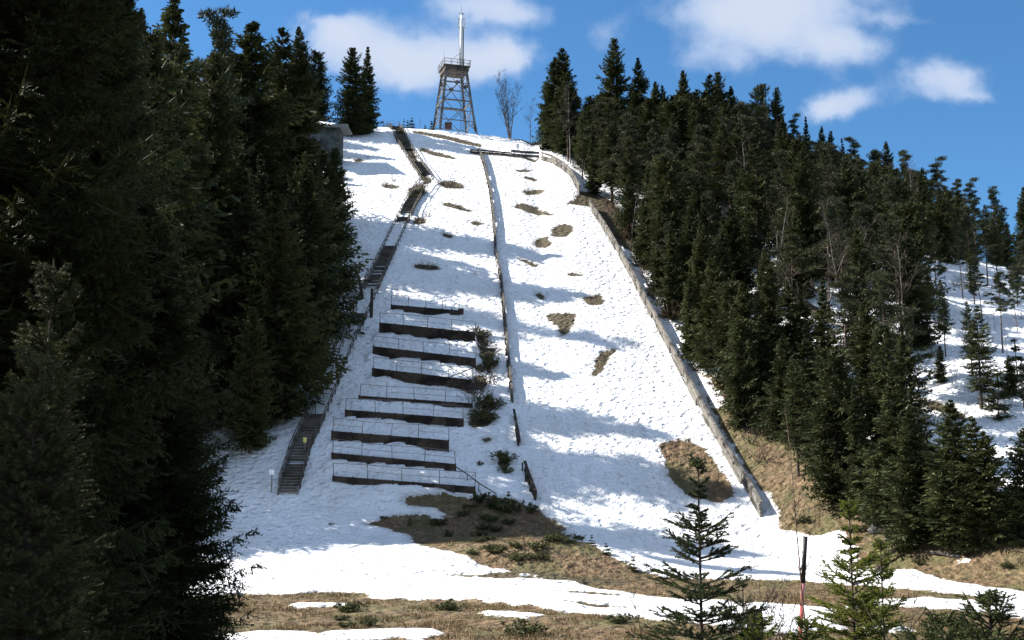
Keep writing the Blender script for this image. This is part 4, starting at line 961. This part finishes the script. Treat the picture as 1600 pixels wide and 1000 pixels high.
# ------------------------------------------------------------------ foreground saplings
def needles(V, a, b, dens, ln, w, g, up=.25):
    """needles all round the shoots a->b (arrays n,3)"""
    for i in range(len(a)):
        L_ = np.linalg.norm(b[i]-a[i]); k = max(5, int(L_*dens)); f = g.random((k, 1)); c = a[i]+(b[i]-a[i])*f; ax = (b[i]-a[i])/max(L_, 1e-6)
        rd = g.normal(0, 1, (k, 3)); rd -= (rd @ ax)[:, None]*ax; rd = unit(rd+np.array([0, 0, up])); dr = unit(rd+ax*.9); wd = unit(np.cross(dr, rd+.01))
        V.append(np.stack([c-wd*w, c+wd*w, c+dr*ln*(.7+.5*g.random((k, 1)))], 1))
def sapling(px, top, d, seed, label, mat, whorls, R0, dens=420, ln=.024, shoots=9, h=None, curve=.8, up=.35, gap=None, lean=(0, 0), wd=.0038, bare=None, low=.05, bark='bark'):
    a, c = ray(px, top); x = a*d; zt = EYE+c*d; z0 = Hs(x, d); hh = zt-z0; g = np.random.default_rng(seed); gr = random.Random(seed)
    T = empty('young_spruce', (x, d, z0), label, 'young spruce', 'young spruces in the foreground'); wood_ = MB(); V = []
    ax = lambda f: Vector((lean[0]*f*hh, lean[1]*f*hh, f*hh))
    tk = MB(); tk.tube([ax(0)-Vector((0, 0, .3)), ax(.3), ax(.6), ax(.85), ax(1)], [.024*hh/3, .02*hh/3, .014*hh/3, .008, .004], 8); tk.build('trunk', M[bark], T, True)
    sa, sb = [], []
    sa.append(np.array(ax(.93))); sb.append(np.array(ax(1.0)))
    for wi in range(whorls):
        f = low+(.95-low)*(wi/(whorls-1))**.92
        if gap and gap[0] < f < gap[1]: continue
        n = gr.randint(4, 7); Lw = (R0*(1-f)**.6 if f < bare else .10) if bare else R0*(1-f)**curve+.06; a0 = gr.uniform(0, 6.28)
        for j in range(n+ (2 if f < .8 else 0)):
            an = a0+j*6.283/n+gr.uniform(-.35, .35); L_ = Lw*gr.uniform(.6, 1.18); e_ = up+.5*f+gr.uniform(-.15, .15); zo = ax(min(.97, f+gr.uniform(-.025, .025)))
            if f > .9: e_ = .9
            pts = []
            for s in (0, .25, .5, .75, 1):
                pts.append(zo+Vector((math.cos(an)*L_*s*math.cos(e_), math.sin(an)*L_*s*math.cos(e_), L_*s*math.sin(e_)*(.5+.5*s))))
            wood_.tube(pts, [.008, .007, .005, .004, .002], 5, False)
            for q0, q1 in zip(pts[1:], pts[2:]): sa.append(np.array(q0)); sb.append(np.array(q1))
            dv = Vector((math.cos(an), math.sin(an), .2)); pv = Vector((-math.sin(an), math.cos(an), 0))
            for k in range(shoots):
                s = .22+.72*(k+gr.random())/shoots; i0 = min(3, int(s*4)); q = pts[i0].lerp(pts[i0+1], s*4-i0); sd = -1 if k % 2 else 1
                l2 = L_*.42*(1.08-s*.8)*gr.uniform(.6, 1.2)+.03; e2 = q+(dv*.75+pv*sd*gr.uniform(.5, .95)+Vector((0, 0, gr.uniform(-.15, .3)))).normalized()*l2
                wood_.tube([q, e2], [.004, .0018], 4, False); sa.append(np.array(q)); sb.append(np.array(e2))
                if l2 > .13:
                    for m in range(int(l2/.07)):
                        u_ = gr.uniform(.25, .9); q3 = q.lerp(e2, u_); l3 = l2*.4*(1-u_*.6)+.015; e3 = q3+((e2-q).normalized()*.8+dv*gr.uniform(-.6, .8)+Vector((0, 0, gr.uniform(-.3, .4)))).normalized()*l3
                        sa.append(np.array(q3)); sb.append(np.array(e3))
    needles(V, np.array(sa), np.array(sb), dens, ln, wd, g)
    wood_.build('branches', M[bark], T); link('needles', trimesh('needles', np.concatenate(V), M[mat]), T); return T
sapling(1090, 712, 11.0, 3, 'dark young spruce with open whorls and a long leader in the foreground right of centre', 'sapling', 16, .72, 400, .024, 8, up=.06, gap=(.55, .60), wd=.0042, bare=.76)
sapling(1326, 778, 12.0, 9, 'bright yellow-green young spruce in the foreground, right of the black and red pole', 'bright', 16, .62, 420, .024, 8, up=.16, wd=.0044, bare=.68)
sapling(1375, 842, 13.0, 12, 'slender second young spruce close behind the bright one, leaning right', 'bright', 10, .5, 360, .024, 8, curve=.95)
sapling(1545, 935, 9.0, 15, 'low young spruce with splayed twigs at the lower right corner', 'sapling', 7, .8, 420, .026, 10, up=.55)
sapling(1470, 972, 9.5, 18, 'dark bushy young spruce at the bottom edge below the arched branch', 'sapling', 8, .8, 480, .024, 10)
sapling(1160, 905, 12.5, 21, 'thin-stemmed little spruce between the dark young spruce and the pole', 'sapling', 7, .35, 300, .024, 5)
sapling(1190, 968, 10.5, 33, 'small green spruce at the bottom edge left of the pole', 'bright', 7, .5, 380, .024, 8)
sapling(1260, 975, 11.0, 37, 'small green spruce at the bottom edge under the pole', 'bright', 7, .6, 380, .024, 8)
sapling(84, 405, 9.5, 24, 'slim young spruce coloured dark for deep shade at the left, upper of two', 'spruce', 20, .6, 420, .03, 10, curve=.55, bark='brown_wood')  # darker needles and dark wood instead of bark paint in the deep shade
sapling(60, 556, 8.0, 27, 'young spruce in olive needles for lit tips at the left frame edge, lower of two', 'juniper', 20, .55, 420, .03, 10, curve=.5, bark='brown_wood')  # olive needles stand in for lit tips, dark wood for shaded bark
# ------------------------------------------------------------------ pole, stump and bare twigs in the foreground
def snow_pole():
    d = 17.0; a, c = ray(1258.5, 838); a2, _ = ray(1250, 1000); x, z = a*d, EYE+c*d; z0 = Hs(x, d); hh = z-z0; k = (a2-a)*d/((ray(1258, 838)[1]-ray(1250, 1000)[1])*d)
    T = empty('snow_pole', (x, d, z0), 'black-topped red snow pole standing between the young spruces', 'pole'); f = lambda zz: (k*(hh-zz), 0, zz)
    MB().tube([f(-.4), f(hh-.92)], .026, 12).build('red_section', M['red'], T, True)
    MB().tube([f(hh-.92), f(hh-.62)], .027, 12).build('faded_section', M['pink'], T, True)
    MB().tube([f(hh-.62), f(hh)], .030, 12).build('black_section', M['black'], T, True)
snow_pole()
def twig_tree(px, top, d, seed, label, mat='red_twig', r=.012, side=10, lean=0.0, name='bare_sapling', sp=.35):
    a, c = ray(px, top); x = a*d; z0 = Hs(x, d); hh = EYE+c*d-z0; g = random.Random(seed); T = empty(name, (x, d, z0), label, 'bare sapling', 'leafless saplings in the foreground')
    pts = [Vector((lean*hh*(i/8-1)+g.uniform(-.012, .012), 0, hh*i/8)) for i in range(9)]; MB().tube(pts, [r*(1-i/8*.8) for i in range(9)], 6).build('stem', M[mat], T)
    mb = MB()
    for i in range(side):
        f = g.uniform(.25, .97); i0 = int(f*8); q = pts[i0].lerp(pts[min(8, i0+1)], f*8-i0); an = g.uniform(0, 6.28)
        branchy(None, q, Vector((math.cos(an)*.6, math.sin(an)*.6, .9)), sp*(1.1-f)*g.uniform(.6, 1.3)+.05, .005, 1, g, .2, 4, (1, 3), .002, mb)
    mb.build('twigs', M['twig'], T)
twig_tree(1228, 640, 12.5, 1, 'tall thin reddish leafless stem crossing in front of the snow pole', side=9, lean=-.055, sp=.25)
twig_tree(1313, 850, 13, 2, 'thin leafless stem leaning left of the bright young spruce', 'twig', .008, 12, -.12)
twig_tree(980, 905, 11, 4, 'thin leafless twig leaning left of the dark young spruce', 'twig', .006, 8, -.25)
for i, (px, tp, l) in enumerate([(1140,925,'leftmost'),(1160,940,'second'),(1205,915,'third'),(1222,935,'rightmost')]):
    twig_tree(px, tp, 11.5+i*.3, 30+i, f'{l} of four grey twiggy stems between the dark spruce and the pole', 'grey_wood', .006, 22, .05*(i-2), sp=.7)
twig_tree(1430, 930, 11, 41, 'leafless stem arching at the lower right near the bottom edge', 'twig', .006, 14, .2, sp=.6)
def stump():
    d = 13.0; a, c = ray(1178, 952); x = a*d; z0 = Hs(x, d); hh = EYE+c*d-z0
    T = MB().tube([(0, 0, -.2), (.01, 0, hh*.6), (0, 0, hh)], [.10, .075, .085], 10).build('tree_stump', M['bark']); T.location = (x, d, z0); tag(T, 'dark broken stump between the dark young spruce and the pole', 'stump')
stump()
